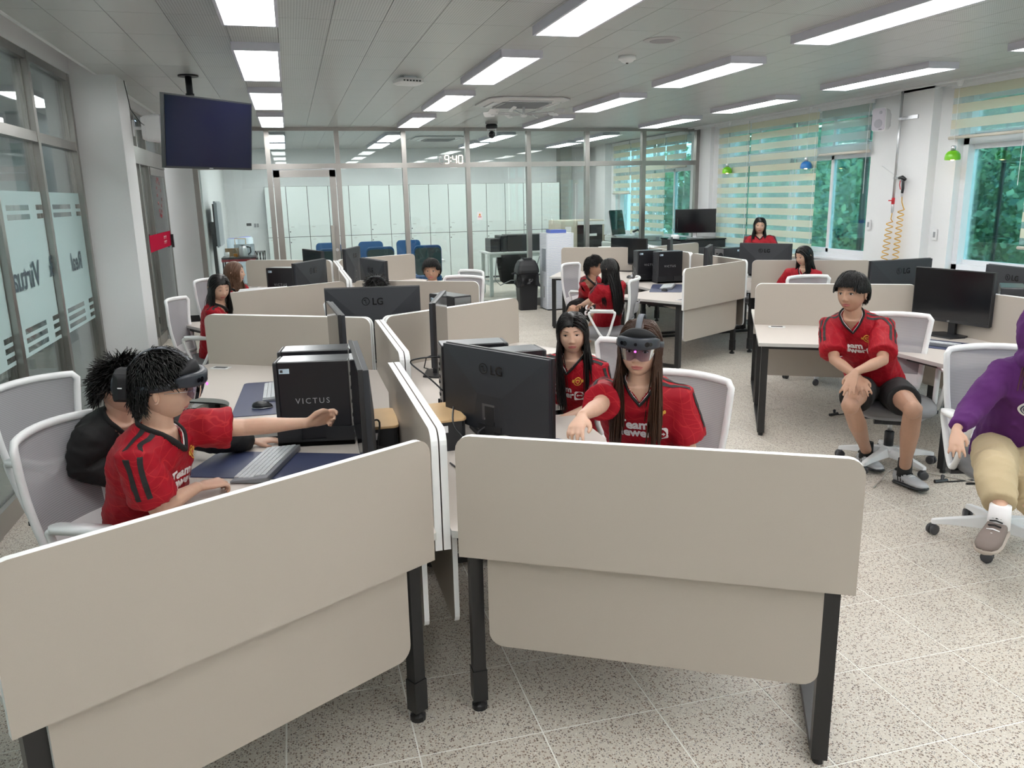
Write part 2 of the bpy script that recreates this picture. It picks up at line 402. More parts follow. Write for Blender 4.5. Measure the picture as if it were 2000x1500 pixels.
# glazed corridor wall on the left -------------------------------------
def glazing(name, x, ys, z0, ztr, ztop, film=True):
    t = bpy.data.objects.new(name, None); COL.objects.link(t); t['kind'] = 'structure'
    y0, y1 = ys[0], ys[-1]
    for a, b, n in ((0, .13, 'sill'), (ztr-.035, ztr+.035, 'transom'), (ztop-.06, ztop, 'head')):
        mk(n, G().span((x-.05, y0, a), (x+.03, y1, b)), steel, t)
    for y in ys:
        mk('post', G().span((x-.06, y-.045, 0), (x-.005, y+.045, ztop)).span((x-.01, y-.03, 0), (x+.035, y+.03, ztop)), steel, t)
    for a, b in zip(ys[:-1], ys[1:]):
        mk('pane', G().span((x-.012, a+.04, .13), (x-.004, b-.04, ztr-.035)), glassM, t)
        mk('pane', G().span((x-.012, a+.04, ztr+.035), (x-.004, b-.04, ztop-.06)), glassM, t)
        if film:
            g = G(); fx = (x-.003, x-.002)
            def strip(za, zb, ya, yb): g.span((fx[0], ya, za), (fx[1], yb, zb))
            A, B = a+.045, b-.045
            strip(1.045, 1.68, A, B); strip(1.84, 1.90, A, B)
            for za, zb in ((1.68, 1.715), (1.75, 1.775), (1.81, 1.84), (1.02, 1.045), (.96, .985), (.90, .925), (.84, .865)): strip(za, zb, A, B)
            for za, zb in ((1.715, 1.75), (1.775, 1.81), (.985, 1.02), (.925, .96), (.865, .90)):
                strip(za, zb, A, a+.22); strip(za, zb, b-.36, b-.20)
            mk('frosted_film', g, frost, t)
    return t
w1 = glazing('window_1', -1.72, [-2.4, -1.3, -.25, .8, 1.85, 3.0, 3.9, 4.7, 5.55, 6.6, 7.7], .13, 2.28, 2.86)
g = G(); bt = mat('film_lettering', (.06, .09, .11), .6)
for s, y, z, h in (('Real', 7.27, 1.29, .20), ('&', 6.55, 1.30, .22), ('Virtual', 5.93, 1.27, .24)):
    text_flat(g, s, h, (-1.7160, y, z), (0, -1, 0), (0, 0, 1), 0, .003)
mk('lettering', g, bt, w1)
struct('wall_left', G().span((-1.9, 7.75, -.0), (-1.335, 8.24, 3.0)).span((-1.9, -2.5, 2.86), (-1.68, 7.75, 3.0)).span((-1.9, 8.24, 2.9), (-1.70, 13.2, 3.0)).span((-1.9, 13.15, 0), (-1.33, 13.5, 2.87)).span((-1.45, 13.4, 0), (-1.28, 18.3, 2.87)).span((-1.9, 8.24, 0), (-1.72, 8.36, 3)), white)
w2 = glazing('window_2', -1.77, [8.42, 9.7, 10.95, 11.6, 12.95], .13, 2.38, 2.9, film=False)
mk('header', G().span((-1.80, 8.4, 2.28), (-1.73, 13.0, 2.48)), steel, w2)
d1 = bpy.data.objects.new('door_1', None); COL.objects.link(d1); d1['kind'] = 'structure'
mk('door_leaf', G().span((-1.745, 11.62, .16), (-1.733, 12.86, 2.2)), glassM, d1)
mk('door_rail', G().span((-1.76, 11.62, .03), (-1.72, 12.86, .15)).span((-1.76, 11.62, 2.17), (-1.72, 12.86, 2.27)), steel, d1)
mk('pivot', G().span((-1.75, 11.56, .0), (-1.62, 11.68, .05)), silver, d1)
mk('red_band', G().span((-1.731, 10.98, 1.20), (-1.730, 12.84, 1.41)), veil('red_film', (.55, .02, .06), .75), d1)
g = G()
for k in range(2):
    for j in range(3): g.box((-1.7285, 12.18+.09*j, 1.275+.065*k), (.001, .012, .045)).box((-1.7285, 12.205+.09*j, 1.285+.065*k), (.001, .045, .010))
mk('band_lettering', g, whiteC, d1)
g = G()
for k in range(15): a = k*.42; g.ell((-1.729, 12.2+.20*math.cos(a)*(1-k*.03), 1.86+.30*math.sin(a)*(1-k*.02)), (.002, .028, .03), 8, 5)
mk('red_motif', g, veil('pink_film', (.6, .1, .12), .45), d1)
mk('door_handle', G().span((-1.72, 12.78, 1.17), (-1.69, 12.84, 1.36)), blackp, d1)
struct('baseboard_left', G().span((-1.745, 13.135, 0), (-1.33, 13.15, .10)), blackp)
# corridor beyond
struct('wall_corridor', G().span((-5.3, -2.5, 0), (-5.2, 18.3, 3)).span((-5.2, -2.5, 2.95), (-1.9, 18.3, 3.05)).span((-5.2, 14.5, 0), (-1.9, 14.6, 3)).span((-5.2, -2.6, 0), (-1.9, -2.5, 3)), white)
g = G()
for y in (1.5, 5.0, 8.4, 11.6): g.span((-3.3, y, 0), (-2.95, y+.45, 2.95))
struct('trim_4', g, mat('corridor_pillar', (.22, .30, .33), .5))
for i, y in enumerate((.5, 3.4, 6.3, 9.2, 12.0)):
    dup([o for o in COL.objects if o.name == 'ceiling_light'][0], (-4.6, y, 2.95), 0, '%s ceiling light of the glass-fronted corridor' % ('nearest', 'second', 'third', 'fourth', 'farthest')[i])
    dup([o for o in COL.objects if o.name == 'ceiling_light'][0], (-2.7, y, 2.95), 0, '%s ceiling light of the lane added to brighten the corridor, close to the glass' % ('nearest', 'second', 'third', 'fourth', 'farthest')[i])  # second lane of lamps added only to brighten the corridor
# right wall with windows ----------------------------------------------
def wall_right():
    g = G(); X0, X1 = 6.85, 7.12
    wins = [(-1.2, 2.6), (3.3, 7.18), (8.5, 12.0), (13.1, 16.5)]
    y = -2.5
    for a, b in wins:
        g.span((X0, y, 0), (X1, a, 2.9)); g.span((X0, a, 0), (X1, b, .93)); g.span((X0, a, 2.80), (X1, b, 2.9)); y = b
    g.span((X0, y, 0), (X1, 18.3, 2.9)); g.span((6.74, 7.45, 0), (6.86, 7.95, 2.87))
    g.span((6.78, 12.3, 0), (6.86, 12.55, 2.87)); g.span((6.70, 16.75, 0), (6.86, 17.3, 2.87))
    struct('wall_right', g, white)
    pvc = mat('window_pvc', (.76, .77, .80), .35)
    for n, (a, b) in enumerate(wins):
        t = bpy.data.objects.new('window_%d' % (n+3), None); COL.objects.link(t); t['kind'] = 'structure'
        g = G()
        for z in (.93, 2.74): g.span((6.93, a, z), (7.06, b, z+.06))
        g.span((6.93, a, 2.24), (7.06, b, 2.32))
        for yy in (a, b-.07): g.span((6.93, yy, .93), (7.06, yy+.07, 2.8))
        mk('window_frame', g, pvc, t)
        mk('window_sill', G().span((6.82, a, .91), (6.95, b, .935)), pvc, t)
        k = max(2, round((b-a)/.9)); st = (b-a)/k
        for i in range(k):
            ya, yb = a+i*st, a+(i+1)*st; g = G(); x = 6.95+.05*(i % 2)
            for za, zb in ((.99, 2.24), (2.32, 2.74)):
                g.span((x, ya, za), (x+.04, ya+.05, zb)).span((x, yb-.05, za), (x+.04, yb, zb)).span((x, ya, za), (x+.04, yb, za+.05)).span((x, ya, zb-.05), (x+.04, yb, zb))
            mk('sash', g, pvc, t)
            mk('pane', G().span((x+.015, ya+.05, 1.04), (x+.022, yb-.05, 2.19)).span((x+.015, ya+.05, 2.37), (x+.022, yb-.05, 2.69)), glassG, t)
        g = G()
        for yy in (a+.30, a+.36, b-.42): g.span((7.05, yy, .95), (7.07, yy+.035, 2.8))
        mk('outer_sash', g, darkg, t)
wall_right()
struct('wall_back', G().span((-1.5, 18.05, 0), (7.1, 18.3, 2.9)), white)
struct('wall_front', G().span((-1.9, -2.7, 0), (7.1, -2.5, 3)), white)
struct('trim_5', G().span((6.02, 17.75, 0), (6.28, 18.06, 2.87)), mat('grey_pillar', (.30, .31, .29), .5))
# glass partition across the room --------------------------------------
def partition():
    t = bpy.data.objects.new('wall_glass', None); COL.objects.link(t); t['kind'] = 'structure'
    Y = 12.84; xs = [-1.29, -.25, .765, 1.78, 2.79, 3.80, 4.81, 5.82, 6.82]
    for x in xs:
        mk('post', G().span((x-.035, Y-.045, 0), (x+.035, Y+.045, CEIL)), steel, t)
    mk('head_rail', G().span((-1.33, Y-.04, CEIL-.05), (6.85, Y+.04, CEIL)), steel, t)
    for i in range(8):
        a, b = xs[i]+.035, xs[i+1]-.035
        mk('transom', G().span((a, Y-.04, 2.27), (b, Y+.04, 2.345)), steel, t)
        mk('pane', G().span((a, Y-.005, 2.345), (b, Y+.003, CEIL-.05)), glassM, t)
        if i == 1: continue
        mk('bottom_rail', G().span((a, Y-.04, 0), (b, Y+.04, .13)), steel, t)
        mk('pane', G().span((a, Y-.005, .13), (b, Y+.003, 2.27)), glassM, t)
    d = bpy.data.objects.new('door_2', None); COL.objects.link(d); d['kind'] = 'structure'
    a, b = -.20, .715
    mk('door_frame', G().span((a, Y-.03, 0), (a+.09, Y+.03, 2.25)).span((b-.09, Y-.03, 0), (b, Y+.03, 2.25)).span((a, Y-.03, 2.15), (b, Y+.03, 2.25)).span((a, Y-.03, .02), (b, Y+.03, .14)), steel, d)
    mk('pane', G().span((a+.09, Y-.004, .14), (b-.09, Y+.004, 2.15)), glassM, d)
    mk('lock_plate', G().span((b-.125, Y-.06, .85), (b-.07, Y-.028, 1.42)), mat('lock_metal', (.42, .41, .38), .35, 1), d, bevel=.004)
    mk('lock_knob', G().lathe([(.024, 0), (.024, .02), (.015, .025)], 14, (b-.05, Y-.09, 1.05), axis=1).lathe([(.02, 0), (.02, .015)], 14, (b-.05, Y-.085, .87), axis=1), silver, d)
    mk('door_closer', G().span((b-.20, Y-.07, 2.26), (b-.02, Y-.03, 2.275)), silver, d)
partition()
def digits():
    t = thing('led_wall_clock', 'white LED digital clock reading 9:40 on the glass partition', 'clock', (2.33, 12.775, 2.325))
    on = emit('clock_lit', (1, .86, .72), 3.2); off = mat('clock_unlit', (.5, .5, .52), .5)
    seg = {'0': 'abcdef', '9': 'abcdfg', '4': 'bcfg', ' ': ''}
    P = dict(a=(.5, 1, 1, 0), g=(.5, .5, 1, 0), d=(.5, 0, 1, 0), b=(1, .75, 0, 1), c=(1, .25, 0, 1), e=(0, .25, 0, 1), f=(0, .75, 0, 1))
    x = .0
    for ch, dx in ((' ', .085), ('9', .125), ('4', .095), ('0', .09)):
        gl, gu = G(), G()
        for s, (cx, cz, hx, hz) in P.items():
            q = gl if s in seg[ch] else gu
            if not (ch == ' ' or s in seg[ch]): continue
            q.box((x+cx*.062, 0, cz*.12+.005), (.05 if hx else .013, .014, .05 if hz else .013))
        if gl.n: mk('digit', gl, on, t)
        if gu.n: mk('digit', gu, off, t)
        x += dx
    mk('colon', G().box((.179, 0, .04), (.013, .013, .013)).box((.179, 0, .09), (.013, .013, .013)), on, t)
digits()
# trees outside --------------------------------------------------------
def tree(x, y, zc, r, lab):
    t = thing('tree', lab, 'tree', (x, y, -3.2), 0, 'trees outside the windows')
    n = 5200; g = G()
    c = rng.normal(size=(26, 3)); c = c/np.linalg.norm(c, axis=1)[:, None]*rng.uniform(.35, .8, (26, 1))*np.array([r, r, r*1.25])
    k = rng.integers(0, 26, n); d = rng.normal(size=(n, 3)); d /= np.linalg.norm(d, axis=1)[:, None]
    P = c[k]+d*rng.uniform(.6, 1, (n, 1))*r*.42+np.array([0, 0, zc+3.2])
    a = rng.normal(size=(n, 3)); a /= np.linalg.norm(a, axis=1)[:, None]; b = np.cross(a, rng.normal(size=(n, 3))); b /= np.linalg.norm(b, axis=1)[:, None]
    s = rng.uniform(.05, .12, (n, 1)); v = np.stack([P-a*s, P+b*s*.6, P+a*s, P-b*s*.6], 1).reshape(-1, 3)
    g.add(v, [(4*i, 4*i+1, 4*i+2, 4*i+3) for i in range(n)]); mk('foliage', g, leaf, t, kind='stuff')
    mk('trunk', G().tube([(0, 0, 0), (.1, 0, zc*.5+1.8), (0, .1, zc+3.2)], [.22, .15, .06], 8), bark, t)
def hillside():
    V = []; F = []; ny, nz = 110, 46
    for j in range(nz):
        for i in range(ny): y = -14+i*.5; z = -3.3+j*.27; x = 19.5+j*.10; r_ = 1.0*math.sin(y*1.3+z*2.1)*math.sin(z*1.9-y*.7)+.5*math.sin(y*3.7+1)*math.sin(z*4.3); V.append((x-r_*.8, y+.3*math.sin(z*3), z))
    g = G().add(V, [(j*ny+i, j*ny+i+1, (j+1)*ny+i+1, (j+1)*ny+i) for j in range(nz-1) for i in range(ny-1)])
    P = np.array(V)[rng.integers(0, len(V), 26000)]+rng.normal(size=(26000, 3))*(.35, .4, .35)-(.5, 0, 0); a = unit_r(rng.normal(size=P.shape)); b_ = unit_r(np.cross(a, rng.normal(size=P.shape))); s = rng.uniform(.09, .2, (len(P), 1))
    g.add(np.stack([P-a*s, P+b_*s*.6, P+a*s, P-b_*s*.6], 1).reshape(-1, 3), [(4*i, 4*i+1, 4*i+2, 4*i+3) for i in range(len(P))])
    o = mk('wooded_slope', g, leaf, None, kind='stuff'); o['label'] = 'dense green wooded slope filling the view beyond the windows'; o['category'] = 'trees'
def unit_r(a): return a/np.linalg.norm(a, axis=1)[:, None]
hillside()
for q in ((11.5, 5.5, 1.6, 2.1, 'leafy tree close outside the right-hand window'), (12.6, 9.3, 1.3, 2.3, 'leafy tree outside the blind-covered windows'), (12.2, 13.2, 1.6, 2.2, 'green tree seen past the narrow open window'), (13.4, 17.5, 1.2, 2.5, 'green tree outside the back room windows'), (14.8, 7.4, 2.3, 2.6, 'taller tree behind the one at the right-hand window'), (15.4, 12, 2.4, 2.8, 'tall tree further back beyond the middle windows'), (13.2, 2.2, 1.4, 2.2, 'leafy tree at the far right outside'), (16.8, 16.4, 2.4, 3.0, 'distant tree behind the back room trees'), (15.8, 21.5, 2, 3.0, 'most distant tree, at the left end of the row'), (10.9, 20.8, 1.0, 1.9, 'small tree near the back corner of the building')): tree(*q)
# ------------------------------------------------------------------ desks
HUB = dict(A=(.41, 2.42), B=(.49, 5.12), C=(.49, 7.65), D=(.50, 10.42), E=(4.87, 7.90), G=(4.90, 10.55), F=(4.78, 5.20), K=(4.76, 2.50))
L_, DEP = 1.27, .87
def u2(a): return np.array([math.cos(a), math.sin(a)])
def desk(hub, a0, label, panels=(1, 1), vis=True):
    """120 degree corner desk, local frame: hub at origin, first arm along +X, second at 120 degrees"""
    t = thing('corner_desk', label, 'desk', (*HUB[hub], 0), R(a0), '120 degree corner desks')
    U = [u2(0), u2(R(120))]; Nn = [u2(R(90)), u2(R(30))]; o = u2(R(60))*.03
    bis = u2(R(60))
    A = [o+U[i]*.62+Nn[i]*DEP for i in (0, 1)]; I = o+bis*(DEP/math.sin(R(60)))
    curve = [(1-s)**2*A[0]+2*s*(1-s)*I+s*s*A[1] for s in np.linspace(0, 1, 17)]
    top = [o, o+U[0]*(L_-.02), o+U[0]*(L_-.02)+Nn[0]*DEP]+curve+[o+U[1]*(L_-.02)+Nn[1]*DEP, o+U[1]*(L_-.02)]
    mk('tabletop', G().prism(top, .695, .72, edge=1), [deskM, mat('grey_edging', (.50, .50, .48), .4)], t)
    for i in (0, 1):
        M = np.c_[np.r_[U[i], 0], (0, 0, 1), np.cross(np.r_[U[i], 0], (0, 0, 1))]     # local: x along arm, y up, z sideways
        sg = 1 if i == 1 else -1      # outward side
        side = -Nn[i]
        if panels[i]:
            c = rrect(L_-.045, .42, .05, 5, cx=.045/2+L_/2, cy=.85, corners=(0, 0, 1, 1))
            off = np.r_[Nn[i]*.0145, 0]
            mk('divider_panel', G().prism(c, -.012, .012, 0, M, off, edge=1), [panelM, edgeM], t)
            c = rrect(1.06, .40, .05, 5, cx=.66, cy=.50, corners=(1, 1, 0, 0))
            mk('modesty_panel', G().prism(c, -.009, .009, 0, M, np.r_[Nn[i]*.055, 0], edge=1), [panelM, edgeM], t)
        # end frame: two legs with rails
        def P(s, n, z): q = o+U[i]*s+Nn[i]*n; return np.array([q[0], q[1], z])
        rz = 0 if i == 0 else R(120)
        for q_, d_ in ((P(1.20, .44, .035), (.05, .70, .03)), (P(1.20, .44, .68), (.05, .76, .03)), (P(.66, .08, .68), (1.06, .04, .03)), (P(.86, .78, .68), (.66, .04, .03))): mk('rail', G().box(q_, d_, rz), blackst, t)
        for n in (.065, .80): mk('leg', G().box(P(1.20, n, .36), (.05, .05, .67), rz).lathe([(.018, 0), (.018, .03)], 8, P(1.20, n, 0)), blackst, t)
    g = G(); q = bis*.13
    g.box((q[0], q[1], .41), (.045, .045, .57), R(30)).box((q[0], q[1], .10), (.052, .052, .12), R(30)).lathe([(.028, 0), (.028, .018), (.012, .03), (.012, .05)], 12, (q[0], q[1], 0))
    mk('leg', g, blackst, t)
    q = o+U[0]*1.08+Nn[0]*.12 if a0 in (150, -90, 30) else o+U[1]*1.08+Nn[1]*.12; rz = 0 if a0 in (150, -90, 30) else R(120)
    gr = mk('power_outlet', G().prism(rrect(.13, .07, .008), .72, .724, 0, frame3((math.cos(rz), math.sin(rz), 0)), (q[0], q[1], 0)), whitep, t)
    mk('outlet_flap', G().prism(rrect(.09, .038, .004), .724, .7255, 0, frame3((math.cos(rz), math.sin(rz), 0)), (q[0], q[1], 0)), darkg, gr)
    return t
for h, a, lab in (('A', 90, 'corner desk of the boy with the headset, nearest on the left'), ('A', -30, 'corner desk nearest on the right, with the headset girl behind it'),
                  ('B', 150, 'left corner desk with mouse and navy mat, second from the viewer'), ('B', -90, 'corner desk where the black-haired girl with the crest jersey sits'),
                  ('B', 30, 'corner desk facing away behind the big central monitor back'), ('C', 90, 'corner desk of the black-haired girl at the left column'),
                  ('C', -30, 'corner desk of the fringe-haired boy in the middle'), ('D', 150, 'far left corner desk before the glass door'), ('D', -90, 'far middle corner desk before the blue chairs'),
                  ('D', 30, 'farthest middle corner desk, against the glass partition'),
                  ('E', 90, 'corner desk with mouse, keyboard and two towers in the centre right'), ('E', -30, 'window-side corner desk of the girl who looks up'),
                  ('G', 150, 'corner desk beside the white wrapped box, behind the whispering pair'), ('G', -90, 'far corner desk by the green lamp window'), ('G', 30, 'farthest right corner desk, in front of the printer'),
                  ('F', 150, 'corner desk of the boy with hands on his knee'), ('F', 30, 'corner desk behind the seated boy, with a monitor back'), ('F', -90, 'corner desk at the right edge by the large window')):
    desk(h, a, lab)
# ------------------------------------------------------------------ office chairs
def chair():
    t = thing('office_chair', 'chair', 'chair', (0, 0, 0), 0, 'white and grey mesh office chairs')
    def sr(a, b, cx, z, e=3.2, n=28, dz=None):
        th = np.arange(n)*2*PI/n; c, s = np.cos(th), np.sin(th)
        x = cx+a*np.sign(c)*np.abs(c)**(2/e); y = b*np.sign(s)*np.abs(s)**(2/e)
        zz = np.full(n, z)-(np.clip(x-.12, 0, 1)*.12)*(z > .42); return np.c_[x, y, zz]
    mk('seat', G().loft([sr(.20, .20, .02, .385), sr(.235, .235, .02, .395), sr(.25, .25, .02, .425), sr(.245, .245, .02, .452), sr(.22, .22, .02, .466), sr(.12, .12, .02, .470)]), seatM, t, True)
    mk('seat_shell', G().loft([sr(.12, .12, 0, .345), sr(.19, .19, .01, .36), sr(.21, .21, .02, .388)]), greyp, t, True)
    mk('mechanism', G().box((0, 0, .335), (.20, .13, .05)).lathe([(.028, -.11), (.028, .11)], 12, (.06, 0, .325), axis=1).tube([(0, 0, .33), (.02, -.12, .325), (.02, -.2, .325)], .007, 6), blackp, t, bevel=.006)
    mk('gas_lift', G().lathe([(.03, .12), (.03, .235), (.024, .24)], 14), blackp, t, True)
    mk('piston', G().lathe([(.014, .235), (.014, .33)], 12), silver, t, True)
    g = G(); g.lathe([(.03, .075), (.055, .085), (.06, .12), (.04, .14)], 16)
    for k in range(5):
        a = R(72*k+36); u = np.array([math.cos(a), math.sin(a), 0]); n = np.array([-u[1], u[0], 0]); rings = []
        for s, wd, z0, z1 in ((.02, .034, .07, .135), (.12, .027, .07, .122), (.24, .021, .068, .10), (.295, .019, .062, .088), (.31, .015, .062, .084)):
            rings.append([u*s-n*wd+(0, 0, z0), u*s+n*wd+(0, 0, z0), u*s+n*wd*.75+(0, 0, z1), u*s-n*wd*.75+(0, 0, z1)])
        g.loft(rings)
    mk('star_base', g, whitep, t, bevel=.004)
    for k in range(5):
        a = R(72*k+36); c = np.array([math.cos(a)*.30, math.sin(a)*.30, .029]); b = a+1.1+k*.9
        g = G(); M = frame3((math.cos(b), math.sin(b), 0))
        for s in (-1, 1):
            q = G().lathe([(.02, -.009), (.028, -.006), (.028, .006), (.02, .009)], 14, axis=1); v, f = q.arr(); v[:, 1] += s*.014; g.add(v@M.T+c, f)
        g.lathe([(.010, .03), (.010, .062)], 8, (c[0], c[1], 0)); g.box(c+(0, 0, .008), (.03, .012, .04), b)
        mk('caster', g, darkg, t, True)
    # back: white loop with mesh, leaning back
    def bk(y, s):            # s 0 bottom .. 1 top
        z = .50+.47*s; x = -.235-.03*s-.05*s*s+.06*(abs(y)/.22)**2*(.6+.4*s)-.03*math.sin(s*PI); return np.array([x, y, z])
    def w_(s): return .185+.05*s-.0*s*s
    loop = [bk(-w_(s), s) for s in np.linspace(0, .95, 12)]+[bk(y, 1+.012*(1-(y/.22)**2)) for y in np.linspace(-.215, .215, 11)]+[bk(w_(s), s) for s in np.linspace(.95, 0, 12)]
    mk('back_frame', G().tube(loop+[bk(y, 0) for y in (.1, 0, -.1)], .0135, 8, closed=True, flat=1.3), whitep, t, True)
    N1, N2 = 13, 15; rows = [[bk(y*w_(s)*1.0, s*.99+.0) for y in np.linspace(-1, 1, N1)] for s in np.linspace(.14, 1, N2)]
    v = np.array(rows).reshape(-1, 3); f = [(i*N1+j, i*N1+j+1, (i+1)*N1+j+1, (i+1)*N1+j) for i in range(N2-1) for j in range(N1-1)]
    mk('mesh_back', G().add(v, f), meshM, t, True)
    rows = [[bk(y*w_(s), s)+(-.012, 0, 0) for y in np.linspace(-1, 1, 9)] for s in (-.22, -.1, 0, .1, .17)]
    v = np.array(rows).reshape(-1, 3); v = np.vstack([v, v+(.016, 0, 0)]); k = 45
    f = [(i*9+j, i*9+j+1, (i+1)*9+j+1, (i+1)*9+j) for i in range(4) for j in range(8)]; f += [tuple(q+k for q in reversed(x)) for x in f]
    f += [(32+1+4+j-1, 36+j+1, 36+j+1+k, 36+j+k) for j in range(0)]
    mk('lower_shell', G().add(v, f), whitep, t, True)
    mk('back_bracket', G().tube([(-.02, 0, .335), (-.16, 0, .34), (-.255, 0, .40), (-.265, 0, .52)], [.035, .034, .034, .03], 10, flat=.5), whitep, t, True)
    mk('lumbar_pad', G().loft([[bk(y, s)-(.022, 0, 0) for y in np.linspace(-.13, .13, 7)]+[bk(y, s)-(.032, 0, 0) for y in np.linspace(.13, -.13, 7)] for s in (.30, .34, .5, .53)]), veil('pad_film', (.5, .5, .53), .45), t, True)
    for sy in (-1, 1):
        y = sy*.265
        loop = [(-.02, y*.98, .40), (.03, y*1.02, .44), (.10, y*1.05, .56), (.14, y*1.06, .645), (.11, y*1.06, .665), (0, y*1.06, .668), (-.10, y*1.06, .668), (-.12, y*1.05, .655), (-.10, y*1.03, .58), (-.06, y*.99, .45)]
        L2 = []; n = len(loop)
        for i in range(n):
            a, b, c, d = (np.array(loop[(i+k) % n]) for k in (-1, 0, 1, 2))
            for s in (0, .34, .67): L2.append(.5*((2*b)+(-a+c)*s+(2*a-5*b+4*c-d)*s*s+(-a+3*b-3*c+d)*s**3))
        mk('armrest', G().tube(L2, .017, 8, closed=True, flat=.75), whitep, t, True)
        mk('arm_pad', G().prism(rrect(.24, .062, .03, 4), .672, .692, 0, None, (.01, y*1.06, 0)), whitep, t, True)
        mk('arm_bracket', G().box((-.02, y*.85, .385), (.06, .10, .02)), blackp, t)
    return t
C0 = chair(); used = [0]
def put_chair(x, y, a, lab):
    if not used[0]: used[0] = 1; C0.location = (x, y, 0); C0.rotation_euler = (0, 0, R(a)); C0['label'] = lab; return C0
    return dup(C0, (x, y, 0), R(a), lab)
CH = [(-.70, 3.20, -24, 'mesh office chair of the boy with the headset at the left, nearest the viewer'), (-1.06, 4.05, -38, 'empty-backed mesh office chair by the glass wall, behind the nearest left one'),
      (1.50, 3.10, 208+10, 'mesh office chair under the long-haired girl with the headset'), (1.52, 4.05, 196, 'mesh office chair seen edge-on behind the black-haired girl'),
      (3.72, 4.22, 238, 'mesh office chair of the boy with crossed hands'), (3.42, 3.05, 252, 'mesh office chair of the child in the purple hoodie, at the right edge'),
      (.42, 6.55, 262, 'mesh office chair partly hidden behind the large central monitor'), (1.58, 8.15, 232, 'mesh office chair beside the fringe-haired boy, nearer of two'),
      (1.72, 8.85, 205, 'mesh office chair behind the fringe-haired boy, farther of two'), (3.06, 7.55, 148, 'mesh office chair turned sideways under the girl seen from behind'),
      (3.45, 9.12, -48, 'mesh office chair of the short-haired boy who whispers'), (4.86, 6.55, 268, 'mesh office chair whose top shows behind the seated boy'),
      (-.78, 7.45, -15, 'mesh office chair of the black-haired girl at the left column'), (-.72, 9.2, -35, 'mesh office chair of the brown-haired woman far left'),
      (-.35, 8.35, 100, 'mesh office chair top showing between the two far left girls'), (5.95, 9.35, 215, 'mesh office chair of the girl who looks up at the windows'),
      (5.62, 8.0, 205, 'mesh office chair of the girl whose hair shows over the divider')]
for q in CH: put_chair(*q)
# ------------------------------------------------------------------ monitors
def monitor():
    t = thing('monitor', 'm', 'monitor', (0, 0, 0), 0, 'black flat monitors'); W, Hh, z0 = .64, .385, .10; z1 = z0+Hh
    g = G(); g.span((-.006, -W/2, z0), (.012, W/2, z1)); mk('bezel', g, mat('bezel_black', (.018, .018, .02), .35), t, bevel=.002)
    mk('screen', G().span((.0115, -W/2+.008, z0+.022), (.0128, W/2-.008, z1-.008)), blackg, t)
    w, h = W/2-.004, Hh/2-.004; cz = (z0+z1)/2; o = [(-.006, -w, cz-h), (-.006, w, cz-h), (-.006, w, cz+h), (-.006, -w, cz+h)]
    e = [(-.026, -w, cz-h), (-.026, w, cz-h), (-.026, w, cz+h), (-.026, -w, cz+h)]
    q = [(-.052, -.115, z0+.0), (-.052, .115, z0+.0), (-.052, .075, cz-.02), (-.052, -.075, cz-.02)]
    v = o+e+q; f = [(0, 1, 5, 4), (1, 2, 6, 5), (2, 3, 7, 6), (3, 0, 4, 7), (4, 5, 9, 8), (5, 6, 10, 9), (6, 7, 11, 10), (7, 4, 8, 11), (8, 9, 10, 11)]
    bk = mat('monitor_back', (.022, .024, .030), .5, bump=(900, .05))
    mk('back_cover', G().add(v, f), bk, t)
    lg = mat('logo_dark', (.006, .006, .008), .25); g = G(); zc = z1-.09
    text_flat(g, 'LG', .062, (-.0415, -.035, zc-.022), (0, -1, 0), (0, 0, 1), .001, .0012)
    th = np.arange(25)*2*PI/24
    ring = lambda r: np.c_[np.full(25, -.0415), .045+r*np.cos(th), zc+r*np.sin(th)]
    v = np.vstack([ring(.026), ring(.022)]); g.add(v, [(i, i+1, 26+i, 25+i) for i in range(24)])
    g.span((-.0425, .044, zc-.012), (-.041, .047, zc+.014)).span((-.0425, .034, zc-.012), (-.041, .047, zc-.009)).box((-.0418, .053, zc+.008), (.001, .007, .007))
    mk('back_logo', g, lg, t)
    mk('rating_label', G().span((-.0535, -.03, z0+.05), (-.0525, .045, z0+.13)), mat('label_grey', (.08, .08, .085), .5), t)
    mk('barcode_sticker', G().span((-.0542, -.02, z0+.052), (-.0536, .03, z0+.062)), whitep, t)
    mk('port_bay', G().span((-.056, -.07, z0+.004), (-.05, .07, z0+.03)).tube([(-.055, .03, z0+.015), (-.10, .03, z0), (-.12, .05, .03), (-.10, .12, .006)], .004, 6), blackp, t)
    g = G(); text_flat(g, 'LG', .015, (.0125, 0, z0+.006), (0, 1, 0), (0, 0, 1), .0006, .0003); mk('front_logo', g, mat('logo_pale', (.55, .55, .55), .4), t)
    mk('stand_neck', G().span((-.055, -.028, .012), (-.03, .028, z0+.12)), blackp, t)
    mk('stand_base', G().prism([(.12, -.11), (.12, .11), (.0, .14), (-.11, .10), (-.11, -.10), (0, -.14)], 0, .012), blackp, t, bevel=.003)
    return t
M0 = monitor(); mused = [0]
def put_mon(a, b, zt, lab, flip=0, z0=.72, W=.64):
    """a, b: photo pixels of the two top corners; the screen is on the right hand walking a to b (left hand if flip)"""
    A, B = at(*a, zt), at(*b, zt); c = (A+B)/2; d = B-A; ang = math.atan2(d[1], d[0])+(PI/2 if flip else -PI/2)
    sc = np.array([1, 1, (zt-z0)/.485]); loc = (c[0], c[1], z0)
    if not mused[0]: mused[0] = 1; o = M0; o.location = loc; o.rotation_euler = (0, 0, ang); o['label'] = lab
    else: o = dup(M0, loc, ang, lab)
    o.scale = tuple(sc); return o
